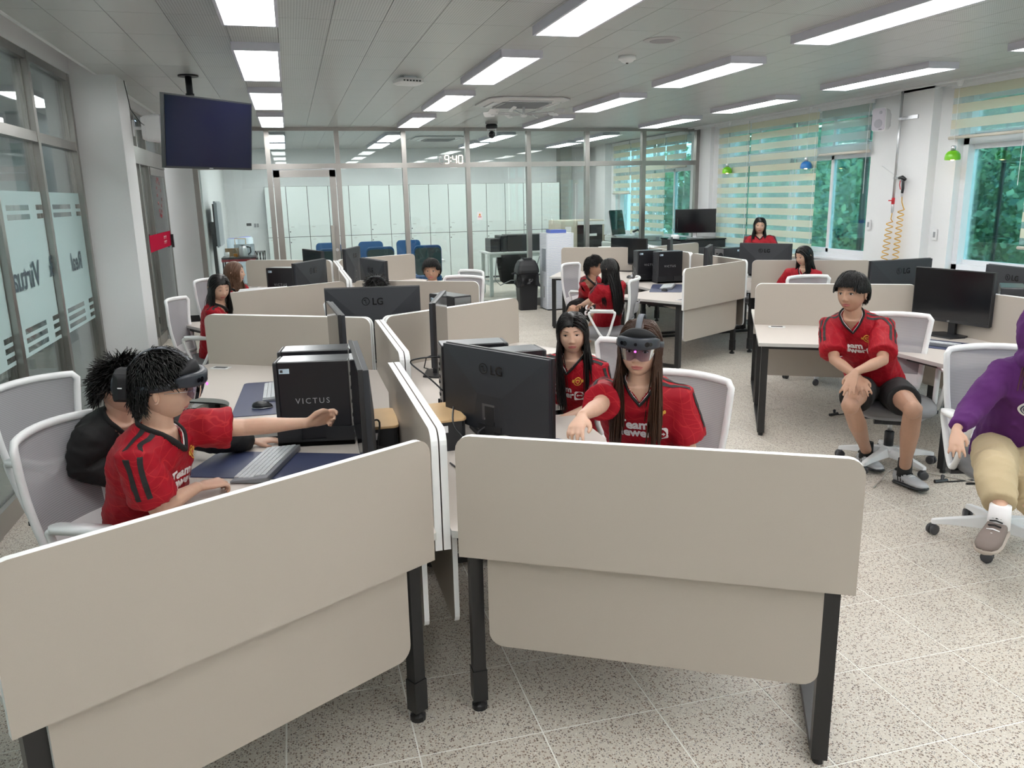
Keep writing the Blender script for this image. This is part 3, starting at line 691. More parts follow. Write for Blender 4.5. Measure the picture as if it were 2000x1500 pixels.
for q in (((875, 667), (1078, 700), 1.165, 'large monitor seen from behind in front of the headset girl', 1), ((685, 662), (706, 725), 1.215, 'monitor seen edge-on beside the nearest tower with lettering', 0),
          ((641, 588), (664, 615), 1.21, 'monitor seen edge-on on the second left desk', 0), ((846, 592), (868, 567), 1.21, 'monitor seen edge-on on the second right desk', 0),
          ((630, 563), (822, 557), 1.225, 'large monitor seen from behind in the middle of the room', 1), ((569, 515), (634, 504), 1.23, 'monitor seen from behind, left of the middle spine', 1),
          ((587, 485), (634, 491), 1.25, 'far monitor seen from the front, left, before the glass door', 0), ((669, 487), (700, 480), 1.24, 'tilted far monitor at the centre of the far desks', 1),
          ((705, 502), (757, 510), 1.25, 'monitor seen from behind, just above the dark-haired head', 1), ((1194, 464), (1264, 466), 1.19, 'monitor facing us behind the whispering pair', 0),
          ((1376, 484), (1389, 476), 1.21, 'slanted monitor seen from behind beside the two towers', 1), ((1444, 474), (1550, 476), 1.19, 'monitor seen from behind below the girl who looks up', 1),
          ((1693, 510), (1823, 503), 1.22, 'monitor seen from behind, right of the seated boy', 1), ((1788, 520), (1950, 533), 1.215, 'large black monitor facing us on the desk of the seated boy', 0),
          ((1932, 515), (2050, 528), 1.18, 'monitor seen from behind at the right edge of the photo', 1), ((1305, 467), (1310, 462), 1.23, 'thin monitor seen edge-on near the far right divider', 1)):
    put_mon(*q)
# ------------------------------------------------------------------ computer towers
def tower():
    t = thing('computer_tower', 'p', 'computer', (0, 0, 0), 0, 'black computer towers'); D, W, z0, z1 = .33, .155, .022, .385
    cs = mat('case_black', (.010, .010, .013), .35, bump=(700, .04))
    mk('case', G().span((-D/2, -W/2, z0), (D/2-.02, W/2, z1)), cs, t, bevel=.004)
    mk('front_panel', G().span((D/2-.02, -W/2, z0), (D/2, W/2, z1)), mat('front_grey', (.028, .029, .033), .35), t, bevel=.008)
    mk('top_cover', G().span((-D/2+.003, -W/2+.006, z1), (D/2-.022, W/2-.006, z1+.0015)), mat('brushed_dark', (.10, .105, .115), .28, .8), t)
    v = [(D/2+.001, .030, .175), (D/2+.001, -.002, .115), (D/2+.001, .006, .135), (D/2+.001, .012, .152)]
    g = G(); x = D/2+.0015; g.add([(x, .034, .178), (x, .026, .178), (x, -.008, .118), (x, 0, .118)], [(0, 1, 2, 3)]); g.add([(x, -.036, .172), (x, -.018, .172), (x, -.002, .130), (x, -.006, .122), (x, -.020, .150)], [(0, 1, 2, 3, 4)])
    mk('front_emblem', g, mat('emblem_chrome', (.55, .55, .56), .25, .9), t)
    g = G()
    for k in range(6): g.box((D/2+.001, -W/2+.022, .22+.022*k), (.003, .006, .012))
    mk('front_ports', g, blackg, t)
    for sd in (-1, 1):
        g = G(); text_flat(g, 'VICTUS', .036, (0, sd*(W/2+.0004), .195), (-sd, 0, 0), (0, 0, 1), .0008, 0, spacing=1.35)
        if sd == -1: g = G(); text_flat(g, 'VICTUS', .036, (0, -(W/2+.0004), .195), (1, 0, 0), (0, 0, 1), .0008, 0, spacing=1.35)
        mk('side_lettering', g, mat('lettering_grey', (.42, .42, .44), .4), t)
        x = (D/2-.05)
        mk('side_sticker', G().box((x, sd*(W/2+.0006), .345), (.045, .001, .022)).box((x+.012, sd*(W/2+.0012), .345), (.012, .0006, .012), mi=1), [mat('sticker_blue', (.55, .68, .78), .4), darkg], t)
    mk('rear_plate', G().span((-D/2-.002, -W/2+.008, z0+.01), (-D/2, W/2-.008, z1-.01)), mat('rear_metal', (.30, .30, .31), .35, .9), t)
    g = G()
    for k in range(9): g.box((-D/2-.004, .03-.02*(k % 2), .06+.032*k), (.005, .03, .014))
    th = np.arange(20)*2*PI/20; v = np.c_[np.full(20, -D/2-.003), -.03+.038*np.cos(th), .29+.038*np.sin(th)]; g.add(v, [tuple(range(20))])
    mk('rear_ports', g, blackp, t)
    g = G(); g.span((-D/2-.01, -W/2-.012, 0), (D/2-.0, W/2+.012, .02))
    for sd in (-1, 1):
        g.span((-D/2-.01, sd*(W/2+.004), .0), (-.05, sd*(W/2+.012), .085)).span((.06, sd*(W/2+.004), .0), (D/2, sd*(W/2+.012), .085)).span((-.05, sd*(W/2+.004), 0), (.06, sd*(W/2+.012), .03))
    mk('stand', g, blackp, t)
    return t
T0 = tower(); tused = [0]
def put_pc(x, y, a, lab, z=.722):
    if not tused[0]: tused[0] = 1; T0.location = (x, y, z); T0.rotation_euler = (0, 0, R(a)); T0['label'] = lab; return
    dup(T0, (x, y, z), R(a), lab)
for q in ((.045, 3.635, 170, 'black tower with grey side lettering nearest on the left, behind the outstretched hand'), (.06, 3.90, 172, 'black tower directly behind the nearest left one'),
          (.82, 3.78, -4, 'black tower behind the right monitor back, rear ports to the left'), (.93, 3.52, 3, 'black tower half hidden by the right monitor back'),
          (1.09, 5.78, 113, 'black tower with its metal rear plate showing, in the middle'), (4.46, 9.06, 178, 'right one of the two towers with chrome emblem and side lettering'),
          (4.33, 9.36, 178, 'left one of the two towers with chrome emblem'), (4.96, 4.56, 226, 'big dark tower with a red emblem at the right edge'), (5.40, 9.25, 20, 'low dark tower beside the monitor below the looking-up girl')):
    put_pc(*q)
for o in COL.objects:
    if o.get('label', '').startswith('big dark tower'):
        for c in o.children:
            if c.name.startswith('front_emblem'): c.data = c.data.copy(); c.data.materials[0] = redP
put_pc(-.12, 8.95, 150, 'tower whose pale edge shows behind the left middle monitor')
put_pc(5.62, 6.45, 30, 'tower whose edge shows right of the monitor back behind the seated boy')
# ------------------------------------------------------------------ desk mats, keyboards, mice
def quad_thing(name, cat, poly, z, th, m, lab, group, bev=.0):
    c = np.mean(poly, 0); t = G().prism(np.array(poly)-c, 0, th); o = mk(name, t, m, None, bevel=bev); o.location = (c[0], c[1], z)
    o['label'] = lab; o['category'] = cat; o['group'] = group; return o
def rr_at(cx, cy, w, h, a, r=.03):
    p = np.array(rrect(w, h, r)); return p@np.array([[math.cos(a), math.sin(a)], [-math.sin(a), math.cos(a)]])+(cx, cy)
for cx, cy, w, h, a, lab in ((-.085, 3.30, .78, .33, 68-90, 'navy desk mat under the nearest keyboard'), (-.20, 4.58, .80, .33, 88, 'navy desk mat with mouse on the second left desk'),
                             (4.18, 8.50, .80, .36, 62, 'navy desk mat with keyboard on the centre right desk'), (4.42, 4.42, .80, .34, 118, 'navy desk mat on the desk of the seated boy'), (1.13, 2.93, .7, .33, -58, 'navy desk mat behind the right monitor back')):
    quad_thing('desk_mat', 'mat', rr_at(cx, cy, w, h, R(a)), .7205, .003, navy, lab, 'navy desk mats')
keyM = mat('key_pale', (.62, .65, .68), .4); kbM = mat('keyboard_silver', (.20, .21, .23), .35)
def keyboard(full, name='keyboard'):
    t = thing('keyboard', 'k', 'keyboard', (0, 0, 0), 0, 'pale low keyboards')
    W, D = .43, .15
    mk('body', G().add([(-W/2, -D/2, 0), (W/2, -D/2, 0), (W/2, D/2, 0), (-W/2, D/2, 0), (-W/2, -D/2, .008), (W/2, -D/2, .008), (W/2, D/2, .024), (-W/2, D/2, .024)], [(0, 3, 2, 1), (4, 5, 6, 7), (0, 1, 5, 4), (1, 2, 6, 5), (2, 3, 7, 6), (3, 0, 4, 7)]), kbM, t, bevel=.003)
    sl = .016/D; M = frame3((1, 0, 0), (0, -sl, 1)); cache = {}; allk = G()
    for r in range(6):
        y = -D/2+.012+r*.0222; x = -W/2+.008; ws = [1.25, 1.25, 1.25, 6.2, 1.25, 1.25, 1.25, 1, 1, 1, 2, 1] if r == 0 else ([1+.25*r if r < 4 else 1]+[1]*(19))
        while x < W/2-.014 and ws:
            kw = ws.pop(0)*.0195; kw = min(kw, W/2-.006-x)
            g = G().box((0, 0, 0), (kw-.0034, .0188, .004), M=M); c = (x+kw/2, y, .0105+(y+D/2)*sl)
            if full:
                k = round(kw, 4)
                if k not in cache: cache[k] = mesh_of('key', g, keyM)
                o = link('key', cache[k], t); o.location = c
            else: v, f = g.arr(); allk.add(v+c, f)
            x += kw
    if not full: mk('keys', allk, keyM, t, kind='stuff')
    return t
k = keyboard(True); k.location = (-.175, 3.325, .7237); k.rotation_euler = (0, 0, R(72-180)); k['label'] = 'pale keyboard on the navy mat by the boy with the headset'
k2 = keyboard(False); k2.location = (-.155, 4.68, .7237); k2.rotation_euler = (0, 0, R(-90)); k2['label'] = 'pale keyboard beside the mouse on the second left desk'
dup(k2, (4.22, 8.55, .7237), R(58-180), 'pale keyboard on the mat beneath the two towers'); dup(k2, (4.30, 4.60, .7237), R(118), 'pale keyboard under the large black monitor of the seated boy')
dup(k2, (4.40, 9.85, .7237), R(60), 'pale keyboard before the monitor behind the whispering pair'); dup(k2, (1.08, 3.02, .7237), R(122), 'pale keyboard behind the right monitor back')
def mouse():
    t = thing('computer_mouse', 'm', 'mouse', (0, 0, 0), 0, 'black computer mice')
    th = np.arange(20)*2*PI/20; rings = [np.c_[.055*s*np.cos(th), .031*s*np.sin(th)*(1-.15*np.cos(th)), np.full(20, z)-.004*np.cos(th)*(z > .01)] for s, z in ((.9, 0), (1, .006), (.97, .016), (.82, .026), (.5, .033), (.2, .035))]
    mk('shell', G().loft(rings), blackp, t, True); mk('wheel', G().lathe([(.008, -.003), (.008, .003)], 10, (.03, 0, .027), axis=1), darkg, t)
    mk('rim', G().loft([np.c_[.0565*np.cos(th), .0325*np.sin(th)*(1-.15*np.cos(th)), np.full(20, z)] for z in (.003, .006)]), silver, t, True); return t
m1 = mouse(); m1.location = (-.225, 4.33, .7237); m1.rotation_euler = (0, 0, R(-10)); m1['label'] = 'black mouse on the navy mat of the second left desk'
dup(m1, (4.02, 8.22, .7237), R(40), 'black mouse on the mat beside the two towers'); dup(m1, (4.25, 9.75, .7237), R(60), 'black mouse behind the shoulder of the girl seen from behind')
# cable boxes with bamboo lids, cables -----------------------------------------------
def cable_box(x, y, a, lab):
    t = thing('cable_box', lab, 'box', (x, y, .72), R(a), 'cable boxes with bamboo lids')
    mk('box_body', G().prism(rrect(.13, .30, .03), 0, .13), blackp, t); mk('lid', G().prism(rrect(.14, .31, .03), .131, .143), bamboo, t, bevel=.003)
    mk('box_label', G().box((-.03, -.151, .10), (.022, .002, .03), mi=0), whitep, t)
cable_box(.315, 3.42, -3, 'black cable box with a bamboo lid left of the divider'); cable_box(.60, 3.43, 3, 'black cable box with a bamboo lid right of the divider')
def cable(name, pts, r, m, lab):
    P = [np.array(q, float) for q in pts]; out = []
    for i in range(len(P)-1):
        a, b, c, d = P[max(i-1, 0)], P[i], P[i+1], P[min(i+2, len(P)-1)]
        for s in np.linspace(0, 1, 7)[:-1]: out.append(.5*((2*b)+(-a+c)*s+(2*a-5*b+4*c-d)*s*s+(-a+3*b-3*c+d)*s**3))
    out.append(P[-1]); o = mk(name, G().tube(out, r, 6), m, None, True); o['label'] = lab; o['category'] = 'cable'; o['group'] = 'loose cables'; return o
cable('cable', [(.20, 3.75, .95), (.27, 3.85, .88), (.27, 3.95, .76), (.20, 4.02, .726), (.30, 4.1, .726), (.33, 4.0, .728), (.24, 3.9, .727), (.28, 3.7, .727)], .004, blackp, 'black cable looping behind the left monitor above the cable box')
cable('cable', [(.22, 3.1, .80), (.25, 3.18, .90), (.29, 3.22, .895), (.27, 3.16, .78), (.30, 3.12, .73), (.37, 3.1, .728)], .004, blackp, 'black cable bent over the left bamboo lid')
g = [(.24+.05*math.cos(a)+.003*a, 3.12+.09*math.sin(a), .726+.004*(a/3)) for a in np.linspace(0, 18, 60)]
o = mk('cable', G().tube(g+[(.36, 3.0, .727), (.38, 2.8, .727)], .0035, 6), blackp, None, True); o['label'] = 'coiled black cable before the left bamboo box'; o['category'] = 'cable'; o['group'] = 'loose cables'
cable('cable', [(.66, 3.79, 1.04), (.56, 3.77, 1.045), (.51, 3.80, 1.02), (.58, 3.72, .96), (.64, 3.66, .90)], .004, blackp, 'thin black lead arching from the tower right of the divider')
cable('cable', [(.63, 3.35, .90), (.60, 3.2, .86), (.64, 3.1, .80), (.66, 3.0, .74), (.60, 2.95, .727), (.56, 3.1, .727)], .004, blackp, 'black cable hanging beside the right bamboo box')
cable('cable', [(.58, 2.95, .73), (.60, 2.98, .78), (.63, 3.02, .84)], .006, mat('beige_cord', (.5, .47, .42), .6), 'pale twisted cord beside the right monitor back')
t = thing('adapter_brick', 'black power adapter on the desk behind the near divider', 'adapter', (.245, 2.98, .72), R(10)); mk('body', G().prism(rrect(.05, .09, .02), 0, .12), blackp, t, bevel=.004)
# bottle ---------------------------------------------------------------------------
q = at(1239, 540, .72)
t = thing('water_bottle', 'clear plastic water bottle with a white cap behind the whispering girl', 'bottle', (q[0], q[1], .7205))
mk('bottle_body', G().lathe([(.028, 0), (.032, .008), (.031, .04), (.033, .07), (.031, .10), (.033, .13), (.026, .165), (.013, .185), (.012, .195)], 18), glass('pet', (.86, .88, .88), 1.4, 1.2, .1), t, True)
mk('cap', G().lathe([(.014, .193), (.014, .215)], 14), whitep, t, True)
# ------------------------------------------------------------------ blinds
def blind(y0, y1, zb, lab, x=6.79, sheer_top=False):
    t = thing('window_blind', lab, 'blind', (x, y0, zb), 0, 'zebra blinds at the windows'); W = y1-y0; Z = 2.80-zb
    mk('head_rail', G().span((-.03, 0, Z), (.03, W, Z+.06)), whitep, t)
    mk('bottom_rail', G().lathe([(.017, 0), (.017, W)], 10, (0, 0, 0), axis=1), mat('rail_cream', (.62, .58, .50), .4), t, True)
    k = 0; z = Z
    while z > .03:
        b = min(.092, z-.0)
        if b > .01: mk('fabric_band', G().span((-.0015, .01, z-b), (.0015, W-.01, z)), bandM if not sheer_top else veil('blind_band_pale', (.66, .70, .66), .7, transl=.6), t)
        z2 = z-b; s = min(.063, z2-.01)
        if s > .01: mk('sheer_band', G().span((-.0008, .01, z2-s), (.0008, W-.01, z2)), sheerM, t)
        z -= .155
    mk('pull_cord', G().tube([(-.02, .03, Z), (-.02, .03, max(-.5, 1.1-zb))], .0025, 5), whitep, t)
for q in ((11.12, 12.05, .88, 'long zebra blind nearest the glass partition, by the green lamp'), (9.46, 11.10, .90, 'wide long zebra blind behind the girl who looks up'), (8.46, 9.42, 2.25, 'short closed blind above the narrow window, beside the speaker'),
          (6.28, 7.24, 2.31, 'short raised zebra blind at the right edge above the large window'), (4.6, 6.24, 1.22, 'zebra blind lowered to mid window at the right edge'), (3.3, 4.56, 1.0, 'long zebra blind nearest the viewer'),
          (15.6, 16.5, 1.82, 'half lowered blind in the back room, left end'), (13.98, 15.56, .86, 'long blind in the back room behind the copier'), (13.15, 13.95, 2.26, 'short blind in the back room beside the partition')):
    blind(q[0], q[1], q[2], q[3], sheer_top='closed' in q[3])
# ------------------------------------------------------------------ ceiling equipment
def cassette(x, y, lab, s=1.0):
    t = thing('air_conditioner', lab, 'air conditioner', (x, y, CEIL), 0, 'ceiling cassette air conditioners'); a = .475*s
    c = .13*s; o = [(-a+c, -a), (a-c, -a), (a, -a+c), (a, a-c), (a-c, a), (-a+c, a), (-a, a-c), (-a, -a+c)]
    g = G(); g.loft([np.c_[np.array(o)*k, np.full(8, z)] for k, z in ((1, -.004), (1, -.018), (.90, -.034), (.86, -.036))]); mk('cover', g, mat('ac_white', (.66, .67, .68), .4), t)
    mk('grille_plate', G().prism(rrect(1.0*s*.58, 1.0*s*.58, .05), -.046, -.03), mat('ac_grille', (.34, .35, .36), .5), t)
    for k in range(12): yy = (-.24+.0436*k)*s; mk('grille_slat', G().span((-.25*s, yy-.008, -.054), (.25*s, yy+.008, -.045)), greyp, t)
    for k in range(4):
        M = Matrix.Rotation(k*PI/2, 3, 'Z'); g = G().box((0, 0, 0), (.50*s, .045*s, .012)); v, f = g.arr(); v = (v+(0, .365*s, -.037))@np.array(M).T
        mk('air_vane', G().add(v, f), whitep, t)
        g = G().box((0, 0, 0), (.52*s, .006, .004)); v, f = g.arr(); v = (v+(0, .40*s, -.036))@np.array(M).T
        mk('slot', G().add(v, f), darkg, t)
cassette(2.69, 9.33, 'white ceiling cassette air conditioner with a fan beneath it'); cassette(2.7, 14.9, 'white ceiling cassette air conditioner behind the glass partition', .95)
t = thing('ceiling_fan', 'small white clip-on fan with paddle blades below the air conditioner', 'fan', (2.72, 9.35, 2.73))
mk('hub', G().lathe([(.02, -.03), (.04, -.022), (.04, .01), (.015, .02), (.015, .09)], 14), whitep, t, True)
for k in range(8):
    a = R(45*k+12); L = .40 if k % 2 else .36; u = np.array([math.cos(a), math.sin(a), 0]); n = np.array([-u[1], u[0], 0])
    mk('spoke', G().tube([u*.03, u*L+(0, 0, .015)], .005, 6), silver, t)
    c = u*(L+.03)+(0, 0, .02); g = G()
    M = np.c_[u, n*.8+np.array([0, 0, .6]), np.cross(u, n*.8+np.array([0, 0, .6]))]; g.prism(rrect(.13, .085, .02), -.002, .002, 0, M, c); mk('blade', g, whitep, t)
q = at(797, 150, CEIL)
t = thing('wireless_access_point', 'white access point hanging from the ceiling with ports at its edge', 'router', (q[0], q[1], CEIL), R(15))
mk('body', G().loft([np.c_[np.array(rrect(.24*k, .20*k, .03)), np.full(24, z)] for k, z in ((.9, -.02), (1, -.035), (1, -.055), (.8, -.07))]), whitep, t); mk('bracket', G().span((-.06, -.05, -.022), (.06, .05, 0)), silver, t)
g = G()
for k in range(6): g.box((-.08+.03*k, -.1005, -.044), (.016, .006, .012))
mk('ports', g, blackp, t)
q = at(960, 238, CEIL)
t = thing('ptz_camera', 'black and grey pan-tilt camera hanging from the ceiling', 'camera', (q[0], q[1], CEIL), R(-110))
mk('mount_plate', G().lathe([(.09, -.03), (.09, 0)], 20), mat('cam_grey', (.3, .3, .3), .4), t); mk('base', G().lathe([(.06, -.10), (.085, -.09), (.085, -.05), (.07, -.03)], 20), blackp, t, True)
mk('yoke', G().span((-.02, -.065, -.21), (.02, -.05, -.09)).span((-.02, .05, -.21), (.02, .065, -.09)).span((-.03, -.065, -.105), (.03, .065, -.09)), silver, t); mk('camera_head', G().ell((0, 0, -.18), (.055, .048, .055)), blackp, t, True)
mk('lens', G().lathe([(.034, .03), (.034, .065), (.028, .07)], 16, (0, 0, -.18), axis=0), blackg, t, True)
q = at(1225, 110, CEIL); t = thing('smoke_detector', 'round white smoke detector on the ceiling', 'smoke detector', (q[0], q[1], CEIL)); mk('body', G().lathe([(.03, -.05), (.05, -.04), (.055, -.028), (.07, -.025), (.07, 0)], 20), whitep, t, True); mk('sensor', G().lathe([(.008, -.056), (.012, -.05)], 10), blackp, t)
q = at(1293, 78, CEIL); t = thing('ceiling_speaker', 'flush round speaker in the ceiling', 'speaker', (q[0], q[1], CEIL)); mk('bezel', G().lathe([(.09, -.008), (.13, -.004), (.135, 0)], 28), mat('spk_ring', (.42, .42, .43), .4), t, True); mk('grille', G().lathe([(.085, -.010), (.09, -.008)], 24), mat('spk_grille', (.3, .29, .31), .6), t)
q = at(699, 262, CEIL); t = thing('smoke_detector', 'small round detector on the back room ceiling', 'smoke detector', (1.9, 14.2, CEIL)); mk('body', G().lathe([(.03, -.05), (.055, -.03), (.07, 0)], 18), whitep, t, True)
# ------------------------------------------------------------------ hanging television
a = np.array([-.905, 7.02]); b = np.array([-.275, 7.74]); c = (a+b)/2; d = b-a; W = np.linalg.norm(d); ang = math.atan2(d[1], d[0])-PI/2
t = thing('television', 'black television hanging from the ceiling on a pole, tilted down', 'television', (c[0], c[1], 2.36), ang)
tv = Matrix.Rotation(R(7), 3, 'Y'); Mt = np.array(tv)
def tb(lo, hi, g): v, f = G().span(lo, hi).arr(); return g.add(v@Mt.T, f)
mk('bezel', tb((-.035, -W/2, -.285), (.0, W/2, .285), G()), blackp, t); mk('screen', tb((.0, -W/2+.012, -.268), (.003, W/2-.012, .273), G()), mat('tv_screen', (.006, .007, .022), .08, spec=.2), t)
mk('back_box', tb((-.075, -.25, -.16), (-.035, .25, .12), G()), blackp, t); mk('brand_plate', tb((.0, -.02, -.281), (.003, .02, -.275), G()), silver, t)
q = at(367, 147, CEIL); ql = np.array(Matrix.Rotation(-ang, 3, 'Z'))@np.array([q[0]-c[0], q[1]-c[1], 0])
mk('ceiling_plate', G().lathe([(.085, CEIL-2.36-.012), (.085, CEIL-2.36)], 20, (ql[0], ql[1], 0)), blackp, t)
mk('pole', G().tube([(ql[0], ql[1], CEIL-2.36), (ql[0], ql[1], .33), (-.11, 0, .1)], .028, 12).tube([(ql[0], ql[1], .36), (ql[0], ql[1], .33)], .036, 12), blackp, t, True)
mk('bracket', G().span((-.13, -.1, -.1), (-.075, .1, .12)), blackp, t)
# ------------------------------------------------------------------ wall speakers, pipe, air hose
def wallspk(x, y, z, a, lab, cab=None):
    t = thing('wall_speaker', lab, 'speaker', (x, y, z), R(a), 'white wall speakers')
    mk('cabinet', G().loft([np.c_[np.full(24, xx), np.array(rrect(.16*k, .25*k, .03))] for xx, k in ((-.09, .75), (-.05, .9), (.05, 1), (.07, 1))]), whitep, t, bevel=.003)
    mk('front_grille', G().loft([np.c_[np.full(24, xx), np.array(rrect(.15, .24, .03))] for xx in (.07, .078)]), mat('spk_front', (.52, .50, .56), .5), t)
    mk('woofer', G().lathe([(.048, .078), (.044, .081)], 20, (0, 0, -.045), axis=0), mat('spk_cone', (.38, .37, .42), .6), t); mk('tweeter', G().lathe([(.018, .078), (.016, .081)], 14, (0, .02, .075), axis=0), mat('spk_cone', (.38, .37, .42), .6), t)
    mk('badge', G().span((.078, .01, -.112), (.0795, .045, -.105)), darkg, t)
    mk('wall_bracket', G().tube([(-.08, 0, 0), (-.15, 0, 0)], .014, 8).span((-.165, -.03, -.07), (-.15, .03, .07)), whitep, t)
def on(x, y, X): r = ray(x, y); return r*(X/r[0])+np.array([0, 0, HC])
q = on(1722, 234, 6.60); wallspk(q[0], q[1], q[2], 205, 'white speaker on the window wall beside the steel pipe')
wallspk(-1.17, 8.30, 2.48, 8, 'white speaker on the white column at the left')
q = mk('cable', G().tube([(-1.32, 8.05, 2.86), (-1.30, 8.0, 2.75), (-1.29, 8.02, 2.62), (-1.24, 8.12, 2.52), (-1.22, 8.2, 2.50)], .004, 6), blackp, None, True); q['label'] = 'thin black speaker cable curving down the white column'; q['category'] = 'cable'
X = 6.68; PY = on(1763, 182, X)[1]
t = thing('compressed_air_pipe', 'steel pipe clamped to the window wall, running down from the ceiling', 'pipe', (X, PY, 0))
zt = CEIL; zb = 1.70
mk('pipe', G().tube([(0, 0, zb), (0, 0, zt)], .014, 10), silver, t, True); mk('clamp', G().box((.02, 0, 2.56), (.07, .05, .025)).box((.06, -.10, 2.57), (.03, .22, .04)), silver, t); mk('clamp', G().box((.02, 0, 1.92), (.06, .05, .025)), silver, t)
mk('valve', G().lathe([(.018, zb-.07), (.018, zb)], 10).box((-.025, 0, zb-.03), (.04, .05, .012)), redP, t); mk('coupling', G().lathe([(.01, zb-.17), (.016, zb-.15), (.016, zb-.09), (.012, zb-.07)], 10), silver, t, True)
t2 = thing('air_hose', 'yellow coiled air hose hanging below the steel pipe', 'hose', (X, PY, 0))
def coil(y0, y1, z0, z1, n, r):
    s = np.linspace(0, 1, n*14); return np.c_[r*np.cos(s*n*2*PI), y0+(y1-y0)*s+r*np.sin(s*n*2*PI), z0+(z1-z0)*s]
pts = np.vstack([[(0, 0, zb-.17), (0, .01, zb-.24)], coil(.02, .07, zb-.27, .92, 8, .036), [(0, .05, .88), (0, -.10, .88)], coil(-.11, -.14, .92, zb-.12, 11, .032), [(0, -.14, zb-.05), (0, -.13, zb+.03)]])
mk('hose', G().tube(pts, .006, 6), hosM, t2, True)
t = thing('air_gun', 'black air blow gun with a red trigger hung beside the pipe', 'air gun', (X, PY-.13, 1.75))
mk('grip', G().tube([(0, 0, 0), (0, -.005, .05), (0, .0, .12), (0, .01, .16)], [.016, .019, .018, .02], 10, flat=.7), blackp, t, True); mk('body', G().tube([(0, -.03, .15), (0, .02, .175), (0, .07, .17)], [.018, .022, .014], 10), blackp, t, True)
mk('trigger', G().tube([(0, .045, .14), (0, .05, .09), (0, .03, .04)], .005, 6), redP, t); mk('nozzle', G().tube([(0, .07, .172), (0, .13, .20), (0, .36, .31)], .004, 6), silver, t); mk('fitting', G().lathe([(.010, -.04), (.013, -.02), (.013, 0)], 10), silver, t)
# ------------------------------------------------------------------ pendants
bulb = emit('bulb_glow', (1, .62, .28), 14)
def pendant(x, y, z, m, lab):
    t = thing('pendant_lamp', lab, 'pendant lamp', (x, y, z), 0, 'small coloured pendant lamps')
    prof = [(.075, 0), (.076, .02), (.07, .055), (.05, .082), (.028, .092)]; inn = [(r-.004, zz-.002) for r, zz in reversed(prof)]
    g = G().lathe(prof+inn, 26, cap=False); mk('shade', g, m, t, True); mk('socket', G().lathe([(.024, .09), (.024, .135), (.015, .142)], 16), silver, t, True)
    mk('bulb', G().ell((0, 0, .018), (.024, .024, .03), 12, 8), bulb, t, True); mk('cord', G().tube([(0, 0, .14), (0, 0, CEIL-z-.04)], .0018, 5), whitep, t); mk('ceiling_rose', G().lathe([(.02, CEIL-z-.06), (.035, CEIL-z-.02), (.035, CEIL-z)], 14), whitep, t, True)
def on(x, y, X): r = ray(x, y); return r*(X/r[0])+np.array([0, 0, HC])
for px_, py_, m, lab in ((1420, 338, greenE, 'small green pendant lamp, at the left of the three'), (1574, 329, blueE, 'small blue pendant lamp'), (1860, 312, greenE, 'green pendant lamp at the right, before the large window')):
    q = on(px_, py_, 6.70); pendant(q[0], q[1], q[2], m, lab)
for q, lab in ((on(1722, 675, 6.8), 'x'),): pass
for y, z, lab in ((8.42, 1.38, 'small white wall box beside the narrow window'), (7.35, 1.30, 'small white switch box left of the large window'), (12.12, 1.28, 'small white wall box left of the long blinds')):
    t = thing('wall_box', lab, 'switch', (6.845, y, z)); mk('cover', G().span((-.02, -.03, -.06), (.0, .03, .06)), whitep, t, bevel=.004); mk('insert', G().span((-.022, -.015, -.03), (-.019, .015, .03)), greyp, t)
# ------------------------------------------------------------------ back room
def lockers():
    y = 17.6
    for k in range(15):
        x = -.48+.428*k
        t = thing('locker', 'white tall two-door locker, number %s from the left in the back room row' % ['one', 'two', 'three', 'four', 'five', 'six', 'seven', 'eight', 'nine', 'ten', 'eleven', 'twelve', 'thirteen', 'fourteen', 'fifteen'][k], 'locker', (x, y, 0), 0, 'white lockers of the back room')
        mk('body', G().span((.001, .0215, 0), (.427, .44, 2.1)), lock, t); mk('seam_shade', G().span((.001, .0195, .02), (.427, .021, 2.095)), darkg, t)  # dark sheet over the white body stands in for shade in the door gaps
        for z0, z1 in ((.06, 1.055), (1.065, 2.09)):
            d = mk('door', G().span((.006, 0, z0), (.422, .019, z1)), lock, t)
            if k % 2: mk('lock', G().lathe([(.012, -.008), (.012, 0)], 10, (.03, 0, 1.17 if z0 > 1 else .95), axis=1), darkg, d)
            mk('name_tag', G().span((.05, -.002, 1.26 if z0 > 1 else 1.0), (.12, 0, 1.275 if z0 > 1 else 1.012)), mat('tag_grey', (.5, .53, .53), .5), d)
lockers()
t = thing('warning_sign', 'small white sheet with an orange warning triangle on a locker', 'sign', (2.92, 12.825, 1.44)); mk('sheet', G().span((0, -.001, 0), (.085, 0, .13)), whiteC, t)
mk('triangle', G().add([(.022, -.0015, .07), (.063, -.0015, .07), (.0425, -.0015, .11)], [(0, 1, 2)]), mat('orange_print', (.8, .25, .02), .5), t); mk('text_bar', G().span((.015, -.002, .045), (.07, -.001, .058)), mat('print_red', (.6, .1, .1), .5), t)
def bluechair(x, y, a, lab):
    t = thing('blue_chair', lab, 'chair', (x, y, 0), R(a), 'blue upholstered chairs')
    mk('seat', G().prism(rrect(.46, .46, .06), .42, .50), blueM, t, bevel=.01); mk('backrest', G().prism(rrect(.46, .50, .07), -.03, .03, 0, np.c_[(0, 1, 0), (-.12, 0, 1), (1, 0, .12)], (-.24, 0, .78)), blueM, t, bevel=.012)
    mk('back_shell', G().prism(rrect(.44, .46, .07), -.012, .008, 0, np.c_[(0, 1, 0), (-.12, 0, 1), (1, 0, .12)], (-.275, 0, .76)), tealM, t)
    for sx in (-.2, .2):
        for sy in (-.2, .2): mk('leg', G().tube([(sx, sy, .42), (sx*1.1, sy*1.1, 0)], .013, 8), silver, t)
